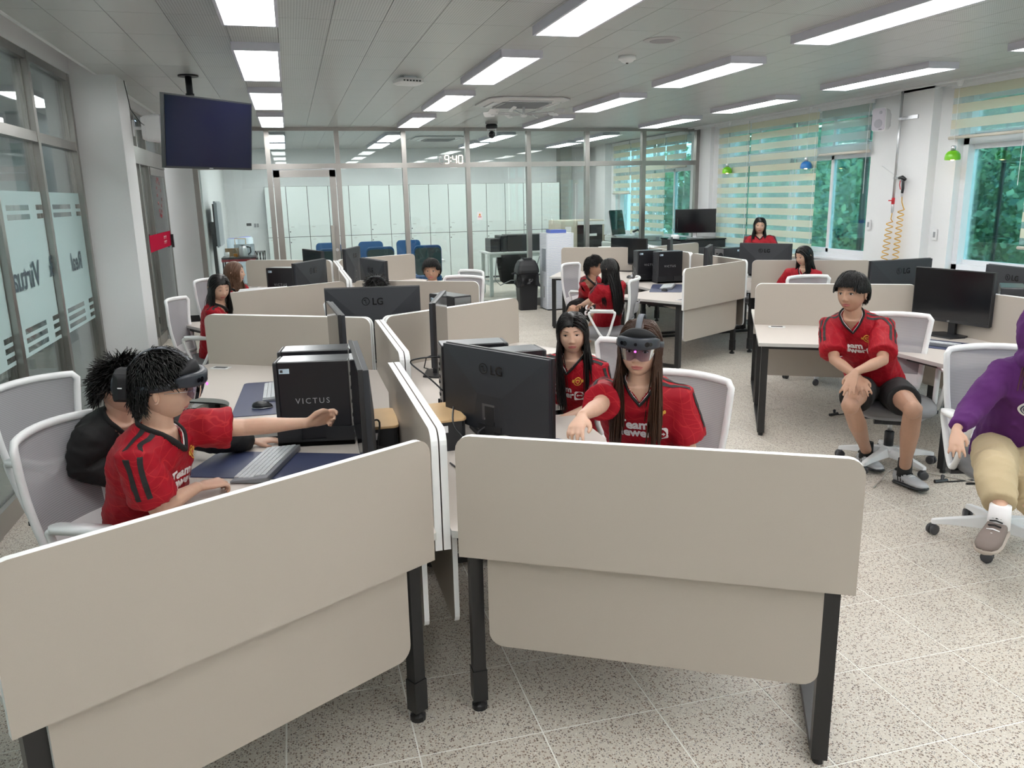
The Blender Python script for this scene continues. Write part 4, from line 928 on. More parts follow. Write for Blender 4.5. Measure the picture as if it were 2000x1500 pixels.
for q in ((.62, 15.1, -95, 'blue chair at the left, across the white table'), (.62, 13.75, 92, 'blue chair with dark back shell behind the door lock plate'), (1.42, 15.1, -90, 'middle blue chair across the white table'), (1.40, 13.75, 90, 'middle blue chair with its dark back to us'), (2.15, 15.15, -88, 'right blue chair across the white table'), (2.22, 13.75, 85, 'right blue chair with its dark back to us')): bluechair(*q)
t = thing('meeting_table', 'white meeting table between the blue chairs', 'table', (.1, 14.05, 0)); mk('tabletop', G().prism(rrect(2.5, .8, .05, cx=1.25, cy=.4), .70, .73), edgeM, t)
for sx in (.15, 2.35):
    for sy in (.1, .7): mk('leg', G().span((sx-.025, sy-.025, 0), (sx+.025, sy+.025, .70)), whitep, t)
t = thing('work_table', 'white steel table carrying the wide black plotter', 'table', (3.42, 14.2, 0)); mk('tabletop', G().span((0, 0, .78), (1.8, .75, .81)), edgeM, t, bevel=.003)
for sx in (.06, 1.74):
    for sy in (.06, .69): mk('leg', G().span((sx-.03, sy-.03, .02), (sx+.03, sy+.03, .78)).lathe([(.03, 0), (.03, .02)], 10, (sx, sy, 0)), mat('table_grey', (.60, .66, .64), .4), t)
mk('stretcher', G().span((.06, .66, .2), (1.74, .70, .25)).span((.04, .06, .2), (.08, .69, .25)).span((.06, .04, .72), (1.74, .08, .78)), mat('table_grey', (.6, .66, .64), .4), t)
t = thing('plotter', 'wide black large-format printer on the white table', 'printer', (3.5, 14.32, .811))
mk('body', G().span((.32, .03, 0), (1.5, .45, .30)), blackp, t, bevel=.01); mk('left_module', G().span((0, .02, 0), (.18, .45, .24)), blackp, t, bevel=.01); mk('roll_cover', G().span((.19, .0, 0), (.31, .47, .29)), blackp, t, bevel=.012)
mk('paper_roll', G().lathe([(.05, 0), (.05, .42)], 16, (.98, .06, .24), axis=0), mat('paper', (.75, .80, .82), .6), t, True); mk('roll_cap', G().lathe([(.058, 0), (.058, .03)], 16, (1.38, .06, .24), axis=0), mat('cap_blue', (.1, .16, .55), .4), t); mk('front_label', G().span((1.18, .025, .10), (1.25, .03, .18)), whitep, t)
t = thing('plotter_bin', 'black cloth catch bin hanging under the white table', 'bin', (3.62, 14.15, .22)); mk('cloth', G().loft([np.c_[.33+.33*k*np.cos(np.linspace(0, 2*PI, 20, False)), .2+.18*k*np.sin(np.linspace(0, 2*PI, 20, False)), np.full(20, z)] for k, z in ((.6, 0), (.85, .06), (1, .3), (1.05, .54))]), blackC, t, True)
mk('wire_stand', G().tube([(-.06, 0, .5), (-.10, 0, .1), (.0, .0, -.0), (.2, 0, .08), (.62, 0, .08), (.76, 0, .5)], .01, 6), greyp, t)
t = thing('server_rack', 'beige cabinet with dark glass door and a paper on its side', 'cabinet', (5.28, 15.6, 0)); mk('body', G().span((0, 0, 0), (.95, .8, 1.30)), cream, t, bevel=.01); mk('glass_door', G().span((.36, -.02, .1), (.90, 0, 1.20)), blackg, t); mk('side_frame', G().span((0, -.03, 0), (.33, 0, 1.28)), cream, t); mk('paper_notice', G().span((.09, -.035, .85), (.22, -.031, 1.18)), whiteC, t)
g = G(); g.span((.36, -.03, 1.21), (.95, -.02, 1.28)); mk('sign_strip', g, whitep, t); mk('door_label', G().span((.62, -.025, .98), (.78, -.021, 1.03)), whitep, t)
t = thing('cardboard_box', 'brown cardboard box beside the beige cabinet', 'box', (6.3, 15.4, 0)); mk('box_body', G().span((0, 0, 0), (.42, .45, .98)), cardb, t); mk('tape', G().span((.18, -.002, 0), (.24, .45, .982)), mat('tape_brown', (.38, .27, .15), .3), t)
t = thing('copier', 'pale photocopier in the back room before the blinds', 'copier', (5.62, 13.6, 0)); mk('body', G().span((0, 0, .03), (1.0, .62, .95)), mat('copier_white', (.58, .62, .60), .4), t, bevel=.02); mk('scanner_lid', G().span((.05, .02, .955), (.98, .6, 1.06)), mat('copier_white', (.58, .62, .60), .4), t, bevel=.02); mk('control_panel', G().span((.1, -.1, .93), (.6, .02, .96)), whitep, t); mk('paper_tray', G().span((.05, -.01, .3), (.95, .0, .6)), greyp, t)
mk('lid_hinge', G().box((.42, -.01, 1.0), (.06, .03, .06)).box((.86, -.01, 1.0), (.06, .03, .06)), greyp, t)
t = thing('touch_display', 'upright dark display on a white arm above the copier', 'monitor', (5.72, 13.75, 1.08), R(-62)); mk('screen', G().prism(rrect(.36, .44, .02), 0, .02, 0, np.c_[(0, 1, 0), (-.2, 0, 1), (1, 0, .2)], (.02, 0, .22)), blackg, t); mk('back_shell', G().prism(rrect(.35, .43, .02), -.03, 0, 0, np.c_[(0, 1, 0), (-.2, 0, 1), (1, 0, .2)], (.02, 0, .22)), whitep, t); mk('base', G().tube([(-.02, 0, .1), (-.12, 0, .0)], .03, 8).prism(rrect(.22, .3, .04), -.012, .01), whitep, t)
t = thing('desk_phone', 'white telephone handset shape beside the upright display', 'telephone', (6.2, 13.85, 1.065)); mk('cradle', G().prism(rrect(.2, .16, .02), 0, .04), whitep, t); mk('handset', G().tube([(-.09, .02, .05), (0, .02, .09), (.09, .02, .05)], [.025, .018, .025], 8), blackp, t, True)
def purifier(x, y, h, lab):
    t = thing('air_purifier', lab, 'air purifier', (x, y, 0), 0, 'tall white cylindrical air purifiers'); mk('body', G().lathe([(.13, 0), (.14, .03), (.14, h-.02), (.12, h)], 24), mat('purifier_white', (.66, .76, .84), .35), t, True); mk('glow_ring', G().lathe([(.10, h), (.11, h+.004)], 20), mat('violet_ring', (.25, .25, .85), .4), t)
purifier(-.85, 15.9, 1.16, 'tall white cylindrical air purifier with a violet ring, the front one'); purifier(-1.08, 16.4, 1.12, 'tall white cylindrical air purifier behind the other one')
t = thing('trolley', 'dark red and black tea trolley in the back room, by the air purifiers', 'trolley', (-1.20, 14.6, 0)); mk('top_shelf', G().span((0, 0, .84), (.58, .5, .87)), darkg, t); mk('shelf_edge', G().span((0, -.01, .80), (.56, .0, .84)), mat('dark_red', (.28, .02, .03), .4), t); mk('lower_shelf', G().span((0, 0, .35), (.58, .5, .37)), darkg, t)
for sx in (.02, .55):
    for sy in (.02, .47): mk('leg', G().span((sx-.012, sy-.012, .04), (sx+.012, sy+.012, .84)).lathe([(.02, -.01), (.02, .01)], 10, (sx, sy, .02), axis=1), blackp, t)
t = thing('electric_kettle', 'steel kettle with a black handle on the tea trolley', 'kettle', (-.84, 14.75, .871)); mk('jug', G().lathe([(.075, 0), (.075, .02), (.068, .14), (.055, .18), (.03, .19)], 20), silver, t, True); mk('handle', G().tube([(.05, 0, .17), (.12, 0, .16), (.125, 0, .08), (.08, 0, .03)], .012, 8), blackp, t, True); mk('lid', G().lathe([(.05, .182), (.02, .2)], 14), blackp, t)
t = thing('tea_jar', 'glass jar of amber tea beside the kettle', 'jar', (-.97, 14.69, .871)); mk('jar', G().lathe([(.035, 0), (.04, .01), (.04, .12), (.03, .14)], 16), glassM, t, True); mk('tea', G().lathe([(.034, .004), (.036, .06)], 16), mat('amber', (.6, .22, .03), .3), t)
t = thing('mug', 'white mug on a white stand on the tea trolley', 'mug', (-1.1, 14.67, .871)); mk('cup', G().lathe([(.03, 0), (.035, .09)], 14), whitep, t, True); mk('saucer', G().lathe([(.03, 0), (.06, .01)], 14, (.09, 0, 0)), whitep, t)
t = thing('tea_box', 'brown tea box at the back of the trolley', 'box', (-1.15, 14.9, .871)); mk('box_body', G().span((0, 0, 0), (.22, .1, .13)), cardb, t); mk('box_lid', G().span((-.003, -.003, .13), (.223, .103, .14)), cardb, t)
t = thing('wooden_caddy', 'clear container with a wooden handle behind the kettle', 'container', (-1.0, 14.97, .871)); mk('container', G().span((0, 0, 0), (.34, .1, .2)), veil('smoke_clear', (.35, .40, .42), .5), t); mk('handle', G().tube([(.02, .05, .2), (.02, .05, .30), (.20, .05, .30), (.20, .05, .2)], .008, 6), bamboo, t)
t = thing('wire_basket', 'black wire basket by the thermostat wall', 'basket', (-.62, 16.2, 0)); mk('stand', G().lathe([(.1, 0), (.1, .02)], 16).tube([(0, 0, 0), (0, 0, .62)], .01, 6), blackp, t)
g = G()
for k in range(10): a = 2*PI*k/10; g.tube([(.09*math.cos(a), .09*math.sin(a), .6), (.10*math.cos(a+.5), .10*math.sin(a+.5), .88)], .006, 4).tube([(.09*math.cos(a), .09*math.sin(a), .6), (.10*math.cos(a-.5), .10*math.sin(a-.5), .88)], .006, 4)
mk('wires', g, blackp, t, kind='stuff')
t = thing('display_stand', 'wheeled stand with a large dark screen seen edge-on by the white pillar', 'display', (-1.20, 13.62, 0)); mk('screen_panel', G().span((.04, 0, 1.1), (.07, .9, 1.82)).span((.07, .0, 1.12), (.09, .88, 1.8)), mat('panel_grey', (.35, .38, .42), .3), t); mk('back_cover', G().span((.02, .0, 1.12), (.045, .86, 1.78)), blackp, t); mk('column', G().span((-.03, .02, .1), (.02, .12, 1.5)).span((-.05, .0, 1.3), (.02, .14, 1.5)), blackp, t, bevel=.004); mk('foot', G().span((-.02, -.0, .02), (.5, .08, .08)), blackp, t)
t = thing('thermostat', 'grey thermostat panel on the back room wall', 'thermostat', (-.93, 18.03, 1.25)); mk('case', G().span((0, 0, 0), (.14, .02, .12)), whitep, t); mk('display', G().span((.02, -.004, .055), (.12, 0, .11)), darkg, t)
t = thing('light_switch', 'double light switch beside the thermostat', 'switch', (-.77, 18.03, 1.25)); mk('plate', G().span((0, 0, 0), (.12, .02, .12)), whitep, t); mk('rocker', G().span((.012, -.006, .02), (.055, 0, .1)), greyp, t); mk('rocker', G().span((.065, -.006, .02), (.108, 0, .1)), greyp, t)
# ------------------------------------------------------------------ things near the partition and windows
q = at(1028, 604, 0)
t = thing('trash_bin', 'black swing-lid trash bin with a black plastic bag folded over its rim', 'bin', (3.62, 12.42, 0))
mk('bin_body', G().loft([np.c_[np.array(rrect(w_, d_, .03)), np.full(24, z)] for w_, d_, z in ((.28, .24, 0), (.33, .28, .62))]), blackp, t)
n = 48; th = np.arange(n)*2*PI/n; rings = []
for i, z in enumerate(np.linspace(.58, .40, 7)):
    rr = 1+.05*i/6+(.05*np.sin(7*th+i)+.04*np.sin(13*th-i*.7))*i/6; e = np.array([(abs(math.cos(a))**4+abs(math.sin(a))**4)**-.25 for a in th])
    rings.append(np.c_[.185*rr*np.cos(th)*e, .16*rr*np.sin(th)*e, np.full(n, z)+.03*np.sin(3*th)*(i > 3)])
mk('bin_bag', G().loft(rings, cap=False), mat('bag_black', (.012, .012, .014), .22), t, True)
mk('swing_lid', G().loft([np.c_[np.array(rrect(.36*k, .31*k, .05)), np.full(24, z)] for k, z in ((1, .60), (1, .64), (.9, .72), (.72, .79), (.45, .82))]), blackp, t, bevel=.005); mk('lid_flap', G().loft([np.c_[np.array(rrect(.16, .16, .03)), np.full(24, z)] for z in (.815, .83)]), blackp, t)
mk('side_handle', G().tube([(-.19, 0, .60), (-.26, -.04, .59)], .012, 6), blackp, t)
t = thing('wrapped_appliance', 'tall white appliance wrapped in bubble film with a blue pad on top', 'appliance', (3.87, 12.12, 0))
def bubble():
    m = bpy.data.materials.new('bubble_wrap'); m.use_nodes = True; n = m.node_tree; b = n.nodes['Principled BSDF']; tc = node(n, 'ShaderNodeTexCoord'); w_ = node(n, 'ShaderNodeTexWave'); w_.bands_direction = 'Z'; w_.inputs['Scale'].default_value = 13; w_.inputs['Distortion'].default_value = 4; w_.inputs['Detail'].default_value = 3
    c = node(n, 'ShaderNodeMix'); c.data_type = 'RGBA'; c.inputs[6].default_value = (.56, .62, .76, 1); c.inputs[7].default_value = (.78, .80, .84, 1); n.links.new(tc.outputs['Object'], w_.inputs[0]); r = node(n, 'ShaderNodeMapRange'); r.inputs[1].default_value = .0; r.inputs[2].default_value = .5; n.links.new(w_.outputs[0], r.inputs[0]); n.links.new(r.outputs[0], c.inputs[0]); n.links.new(c.outputs[2], b.inputs[0]); bp = node(n, 'ShaderNodeBump'); bp.inputs['Strength'].default_value = .5; n.links.new(w_.outputs[0], bp.inputs['Height']); n.links.new(bp.outputs[0], b.inputs['Normal']); b.inputs['Roughness'].default_value = .25; return m
mk('wrapped_body', G().prism(rrect(.46, .40, .03, cx=.23, cy=.2), .02, 1.22), bubble(), t); mk('dark_foot', G().prism(rrect(.42, .36, .03, cx=.23, cy=.2), 0, .02), blackp, t)
mk('dispenser_recess', G().span((-.006, .05, .62), (.002, .24, .98)), mat('mottled_grey', (.25, .28, .32), .4, noise=(40, .5)), t); mk('side_vent', G().span((-.006, .12, .2), (.002, .17, .38)), greyp, t); mk('top_pad', G().span((.1, .1, 1.221), (.36, .34, 1.27)), mat('pad_blue', (.08, .13, .42), .5), t)
t = thing('printer_cabinet', 'low black cabinet under the large screen near the windows', 'cabinet', (5.98, 11.7, 0)); mk('body', G().span((0, 0, 0), (.80, .7, 1.06)), blackp, t, bevel=.01); mk('front_vent', G().span((.1, -.01, .7), (.7, 0, .95)), darkg, t); mk('top_plate', G().span((-.01, -.01, 1.06), (.81, .71, 1.08)), blackg, t)
t = thing('wide_monitor', 'black monitor with a silver foot on the low black cabinet', 'monitor', (6.36, 11.95, 1.085), R(-90-18)); mk('bezel', G().span((-.01, -.33, .08), (.02, .33, .46)), blackp, t, bevel=.003); mk('screen', G().span((.02, -.32, .09), (.022, .32, .45)), blackg, t); mk('foot', G().prism(rrect(.18, .26, .03), 0, .008).span((-.05, -.03, 0), (-.02, .03, .2)), silver, t)
t = thing('acrylic_stand', 'small white gadget with clear acrylic posts beside the large screen', 'gadget', (6.03, 12.0, 1.083)); mk('base_block', G().lathe([(.07, 0), (.07, .04), (.05, .06)], 16), whitep, t); mk('post', G().span((-.04, -.01, .06), (-.03, .01, .32)), glassM, t); mk('post', G().span((.03, -.01, .06), (.04, .01, .32)), glassM, t)
t = thing('keyboard_tray', 'white device tray with switches on the desk behind the divider', 'device', (5.15, 12.1, 0)); mk('table_top', G().span((-.3, -.2, .95), (.6, .3, .97)), edgeM, t); mk('leg', G().span((-.05, -.05, 0), (.05, .05, .95)), whitep, t); mk('device', G().span((-.1, -.15, .97), (.4, .1, 1.01)), whitep, t, bevel=.01)
# floor bits
def strap(x, y, a, lab):
    t = thing('floor_strap', lab, 'strap', (x, y, 0), R(a), 'black straps on the floor'); mk('clip', G().tube([(0, 0, .012), (.05, .0, .012), (.09, .01, .012)], [.012, .010, .012], 6).tube([(.05, 0, .012), (.075, .03, .035)], [.008, .012], 6), blackp, t); mk('strap', G().span((.09, -.005, .001), (.36, .009, .006)), blackp, t)
q = at(1825, 944, 0); strap(q[0], q[1], -8, 'black strap with a clip on the floor by the purple-hoodie child'); q = at(1620, 813, 0); strap(q[0], q[1], 5, 'black strap end on the floor behind the leg of the seated boy')
pts = [at(x, y, .006) for x, y in ((1706, 952), (1722, 935), (1740, 918), (1775, 915), (1820, 925), (1880, 937), (1940, 950), (2010, 965))]
cable('cable', pts, .005, mat('beige_cord', (.5, .47, .42), .6), 'beige cable lying on the floor beneath the seated boy')
# ------------------------------------------------------------------ people
def voxel(v, f, size, it=2):
    me = bpy.data.meshes.new('tmp'); me.from_pydata([tuple(p) for p in v], [], f); o = bpy.data.objects.new('tmp', me); COL.objects.link(o)
    m_ = o.modifiers.new('r', 'REMESH'); m_.mode = 'VOXEL'; m_.voxel_size = size
    s_ = o.modifiers.new('s', 'SMOOTH'); s_.factor = .5; s_.iterations = it
    e = o.evaluated_get(bpy.context.evaluated_depsgraph_get()); q = e.to_mesh()
    n = len(q.vertices); V = np.empty(n*3); q.vertices.foreach_get('co', V); V = V.reshape(-1, 3)
    F = [tuple(p.vertices) for p in q.polygons]; e.to_mesh_clear(); bpy.data.objects.remove(o); bpy.data.meshes.remove(me)
    return V, F
def unit(a): a = np.array(a, float); return a/(np.linalg.norm(a)+1e-12)
def normals(V, F):
    Nn = np.zeros_like(V); Q = np.array([q if len(q) == 4 else (*q, q[-1]) for q in F])
    n = np.cross(V[Q[:, 2]]-V[Q[:, 0]], V[Q[:, 3]]-V[Q[:, 1]])
    for k in range(4): np.add.at(Nn, Q[:, k], n)
    return Nn/(np.linalg.norm(Nn, axis=1)[:, None]+1e-12)
def wrinkle(V, Nn, amp, sc, seed):
    r = np.random.default_rng(seed); out = np.zeros(len(V)); W = V+.03*np.sin(V[:, [1, 2, 0]]*14+seed)
    for k in range(9):
        d = r.normal(size=3); d /= np.linalg.norm(d); ph = r.uniform(0, 6); fq = sc*r.uniform(.6, 1.7); s = np.sin(W@d*fq+ph); out += (1-np.abs(s))**2*r.uniform(.4, 1)
    return V+Nn*((out-out.mean())*amp)[:, None]
_ico = {}
def ico(sub):
    if sub not in _ico:
        b = bmesh.new(); bmesh.ops.create_icosphere(b, subdivisions=sub, radius=1); b.verts.ensure_lookup_table()
        _ico[sub] = (np.array([v.co[:] for v in b.verts]), [tuple(v.index for v in f.verts) for f in b.faces]); b.free()
    return _ico[sub]
def headshape(u, wide=1.0, smile=0):
    x, y, z = u[:, 0], u[:, 1], u[:, 2]; X = .098*x; Y = .079*y*wide; Z = .118*z; t = np.clip(-z, 0, 1)
    Y = Y*(1-.21*t**2.2)*(1+.06*np.clip(z, 0, 1)); X = np.where(x < 0, X*(1-.45*t**1.2)*1.04, X*(1-.10*t**3)); Z = np.where(z < 0, Z*(1-.05*(x < 0)*t), Z)
    fr = np.clip(x*2.2, 0, 1); X = X-.010*np.clip(x-.55, 0, 1)*(1-t)          # flatter face
    def g(y0, z0, sy, sz): return np.exp(-((Y-y0)/sy)**2-((Z-z0)/sz)**2)*fr
    X = X+.007*g(0, .0, .009, .026)+.015*g(0, -.030, .0115, .012)+.006*(g(.0125, -.037, .006, .006)+g(-.0125, -.037, .006, .006))-.0065*(g(.033, .003, .019, .013)+g(-.033, .003, .019, .013))
    X = X+.002*(g(.03, .026, .02, .008)+g(-.03, .026, .02, .008))+.004*(g(.040, -.032, .02, .022)+g(-.040, -.032, .02, .022))
    X = X+.0055*g(0, -.0595, .019, .0052)+.0065*g(0, -.0705, .016, .0060)-.0045*g(0, -.0650, .021, .0019)-.003*g(0, -.082, .02, .006)+.006*g(0, -.100, .018, .014)
    return np.c_[X, Y, Z]
SHORTLINE = ([0, .55, .9, 1.12, 1.45, 1.72, 2.0, PI], [.56, .55, .45, .32, .26, .02, -.38, -.52])
HAIRLINE = ([0, .55, .9, 1.25, 1.5, 1.75, 2.1, PI], [.52, .50, .38, .12, .10, -.30, -.55, -.62])
def scalp(u, line=HAIRLINE, drop=0): return u[:, 2]-(np.interp(np.abs(np.arctan2(u[:, 1], u[:, 0])), *line)-drop)
def strands(roots, n0, length, K, targ, grav, r0, jit, colls, seed, hug=0.0):
    """comb hair: roots, first directions, target direction field; returns (N,K+1,3)"""
    r = np.random.default_rng(seed); N = len(roots); L = length/K; p = roots.copy(); d = n0.copy(); out = [p.copy()]; j = r.normal(size=(N, 3))*jit; hj = r.uniform(-.05, .03, N)
    for k in range(K):
        t = targ(p, k/K)+j; t /= np.linalg.norm(t, axis=1)[:, None]+1e-9; d = d*(1-grav)+t*grav; d /= np.linalg.norm(d, axis=1)[:, None]+1e-9
        p = p+d*(L[:, None] if np.ndim(L) else L)
        for c, rad in colls:
            q = (p-c)/rad; m = np.linalg.norm(q, axis=1); ins = m < 1; p[ins] = c+q[ins]/m[ins][:, None]*rad
            if hug: q = (p-c)/rad; m = np.linalg.norm(q, axis=1); o_ = (m > hug) & (p[:, 2] > -.05); p[o_] = c+q[o_]/m[o_][:, None]*rad*(hug+hj[o_][:, None])
        out.append(p.copy())
    return np.stack(out, 1)
def strand_mesh(g, S_, r0, taper=.25, flat=.45, sides=3):
    N, K, _ = S_.shape; T = np.gradient(S_, axis=1); T /= np.linalg.norm(T, axis=2)[:, :, None]+1e-9
    a = S_-S_.mean(axis=(0, 1)); b = np.cross(T, a); b /= np.linalg.norm(b, axis=2)[:, :, None]+1e-9; c = np.cross(T, b)
    rr = (r0*np.linspace(1, taper, K)**.8)[None, :, None]; rings = []
    for s in range(sides): th = 2*PI*s/sides; rings.append(S_+rr*(math.cos(th)*b+flat*math.sin(th)*c))
    V = np.stack(rings, 2).reshape(-1, 3); base = (np.arange(N)*K*sides)[:, None, None]; k = np.arange(K-1)[None, :, None]*sides; s = np.arange(sides)[None, None, :]; s2 = (s+1) % sides
    F = np.stack([base+k+s, base+k+s2, base+k+sides+s2, base+k+sides+s], -1).reshape(-1, 4); g.add(V, F.tolist())
def make_hair(style, sub, seed, n=900):
    """hair in head space; styles: short, bowl, messy, long"""
    u, f = ico(sub); P = headshape(u); ln = HAIRLINE if style == 'long' else SHORTLINE; s = scalp(u, ln, drop={'bowl': .04, 'long': .10}.get(style, .03)); g = G()
    r = np.random.default_rng(seed)
    back = style in ('long',); th = {'short': .012, 'bowl': .016, 'messy': .014, 'long': .006}[style]
    w_ = np.clip(s/.12, 0, 1)**.5; Nn = unit_rows(P*np.array([1, 1.3, .9])); Q = P+Nn*(th*w_+.001)[:, None]
    keep = [q for q in f if min(s[i] for i in q) > -.0]; idx = sorted({i for q in keep for i in q}); mp = {i: k for k, i in enumerate(idx)}
    g.add(Q[idx], [tuple(mp[i] for i in q) for q in keep])
    cand = rng.normal(size=(n*6, 3)); cand /= np.linalg.norm(cand, axis=1)[:, None]; sc = scalp(cand, ln, drop=.02); cand = cand[(sc > .0) & ~((style in ('short', 'bowl')) & (np.abs(np.abs(np.arctan2(cand[:, 1], cand[:, 0]))-1.45) < .38) & (cand[:, 2] < (.30 if style == 'short' else .22)))][:n]
    if style == 'long':           # extra roots along the parting
        ph = r.uniform(-.75, 1.9, n//3); pl = np.c_[np.sin(-ph+.6)*1.0, r.normal(0, .03, n//3), np.cos(-ph+.6)]; pl[:, 2] = np.cos(ph-.35); pl[:, 0] = -np.sin(ph-.35); pl = unit_rows(pl); pl = pl[scalp(pl, ln, drop=.0) > 0]; cand = np.vstack([cand, pl])
    R0 = headshape(cand)*1.02; nn = unit_rows(R0); N = len(R0); whorl = np.array([-.045, .01, .105])
    col = [(np.array([-.0, 0, 0.0]), np.array([.108, .090, .128])+th*.55)]
    az = np.abs(np.arctan2(cand[:, 1], cand[:, 0]))
    if style in ('short', 'messy', 'bowl'):
        def targ(p, t):
            a = p-whorl; a = unit_rows(a); o = unit_rows(p); a = a-o*(a*o).sum(1)[:, None]*.8; a = a+o*{'short': .10, 'messy': .45, 'bowl': .0}[style]; a[:, 2] -= (.12 if style != 'bowl' else .8)*(.3+t); return a
        L = r.uniform(.75, 1.1, N)*{'short': .045, 'messy': .060, 'bowl': .080}[style]
        if style == 'bowl': tgt = np.where(az < 1.0, .046, np.where(az < 1.9, .014, -.030)); L = np.clip((R0[:, 2]-tgt)*1.25+.012, .02, .12)*r.uniform(.93, 1.04, N)
        S_ = strands(R0, unit_rows(nn*{'short': .45, 'messy': .8, 'bowl': .35}[style]+targ(R0, 0)), L, 7, targ, .35 if style != 'messy' else .22, .002, .12 if style == 'bowl' else (.22 if style == 'short' else .4), col, seed, hug={'bowl': 1.06, 'short': 1.10, 'messy': 0}[style])
        tip = S_[:, -1]; ta = np.abs(np.arctan2(tip[:, 1], tip[:, 0])); S_ = S_[~((style != 'messy') & (ta > .75) & (ta < 1.8) & (tip[:, 2] < (.004 if style == 'short' else -.004)))]
        strand_mesh(g, S_, .0042)
    else:
        sx_ = r.uniform(.015, .075, N); sy_ = r.uniform(.062, .105, N); fro = (az < LONG.get('front', 1.4)); sgn = np.where(R0[:, 1] >= 0, 1., -1.)
        def targ(p, t):
            q = p/np.array([.106, .088, .126]); o = unit_rows(q/np.array([.106, .088, .126])); near = np.linalg.norm(q, axis=1) < 1.12
            a = np.zeros_like(p); a[:, 1] = sgn*np.clip(p[:, 2]/.05+.3, 0, 1.3)*np.clip(1.2-np.abs(p[:, 1])/.08, 0, 1); a[:, 2] = -1; a[:, 0] = np.where(p[:, 2] > .03, np.where(p[:, 0] > 0, -.55, -.10), 0)
            tang = a-o*(a*o).sum(1)[:, None]; a = np.where((p[:, 2] > -.02)[:, None], tang, a)
            low = p[:, 2] < -.04; tx = np.where(fro, sx_, -.105+sx_*.3); ty = sgn*np.where(fro, sy_, np.clip(np.abs(R0[:, 1])*1.0, .0, .09))
            a[:, 0] = np.where(low, np.clip((tx-p[:, 0])*7, -.7, .7), a[:, 0]); a[:, 1] = np.where(low, np.clip((ty-p[:, 1])*6, -.5, .5), a[:, 1]); return a
        L = r.uniform(.88, 1.05, N)*LONG['len']; K = 26
        cols = [(np.array([-.004, 0, 0.0]), np.array([.102, .0835, .1235]))]
        S_ = strands(R0, unit_rows(targ(R0, 0)+nn*.1), L, K, targ, .6, .003, .06, cols, seed, hug=1.09)
        face = (S_[:, 2:, 0] > .05) & (np.abs(S_[:, 2:, 1]) < .058) & (S_[:, 2:, 2] < .045) & (S_[:, 2:, 2] > -.14)
        S_ = S_[~face.any(1)]
        strand_mesh(g, S_, .0058, .35, .4)
    return g
def unit_rows(a): return a/(np.linalg.norm(a, axis=-1)[..., None]+1e-9)
LONG = {'len': .40}
def hand(w_, d, up, side, curl, s=1.0, spread=.15, thumb=.7):
    """w_: wrist, d: direction of the hand, up: back of hand, side: +1 thumb towards local left"""
    M = frame3(d, up); g = G(); y = side
    def T(p): return np.array(p)*s@M.T+w_
    rings = []
    for x, wd, th in ((-.02, .024, .017), (.01, .028, .017), (.04, .036, .016), (.07, .040, .0145), (.088, .038, .012)):
        a = np.arange(14)*2*PI/14; rings.append(T(np.c_[np.full(14, x), wd*np.cos(a), th*np.sin(a)-.002]))
    g.loft(rings)
    for k, (yy, L, rad) in enumerate(((.028, .072, .0088), (.010, .080, .0090), (-.010, .074, .0086), (-.028, .058, .0078))):
        c = curl[k] if np.ndim(curl) else curl; p = np.array([.080, yy*y, 0.]); a = spread*(1.5-k)*y; ang = -c*.55; P = [p-np.array([.03, 0, .002]), p]
        for j, seg in enumerate((.46, .30, .26)):
            dv = np.array([math.cos(ang)*math.cos(a), math.cos(ang)*math.sin(a), math.sin(ang)]); P.append(P[-1]+dv*L*seg); ang -= c*(1.0 if j == 0 else .8)
        g.tube([T(q) for q in P], [rad*s*1.05, rad*s*1.08, rad*s, rad*s*.92, rad*s*.72], 8)
    th = [(.005, .018*y, -.004), (.030, .040*y, -.010), (.058, (.040+.018*thumb)*y, -.018), (.080, (.034+.018*thumb)*y, -.026)]
    g.tube([T(q) for q in th], [.013*s, .0135*s, .0105*s, .008*s], 8); return g
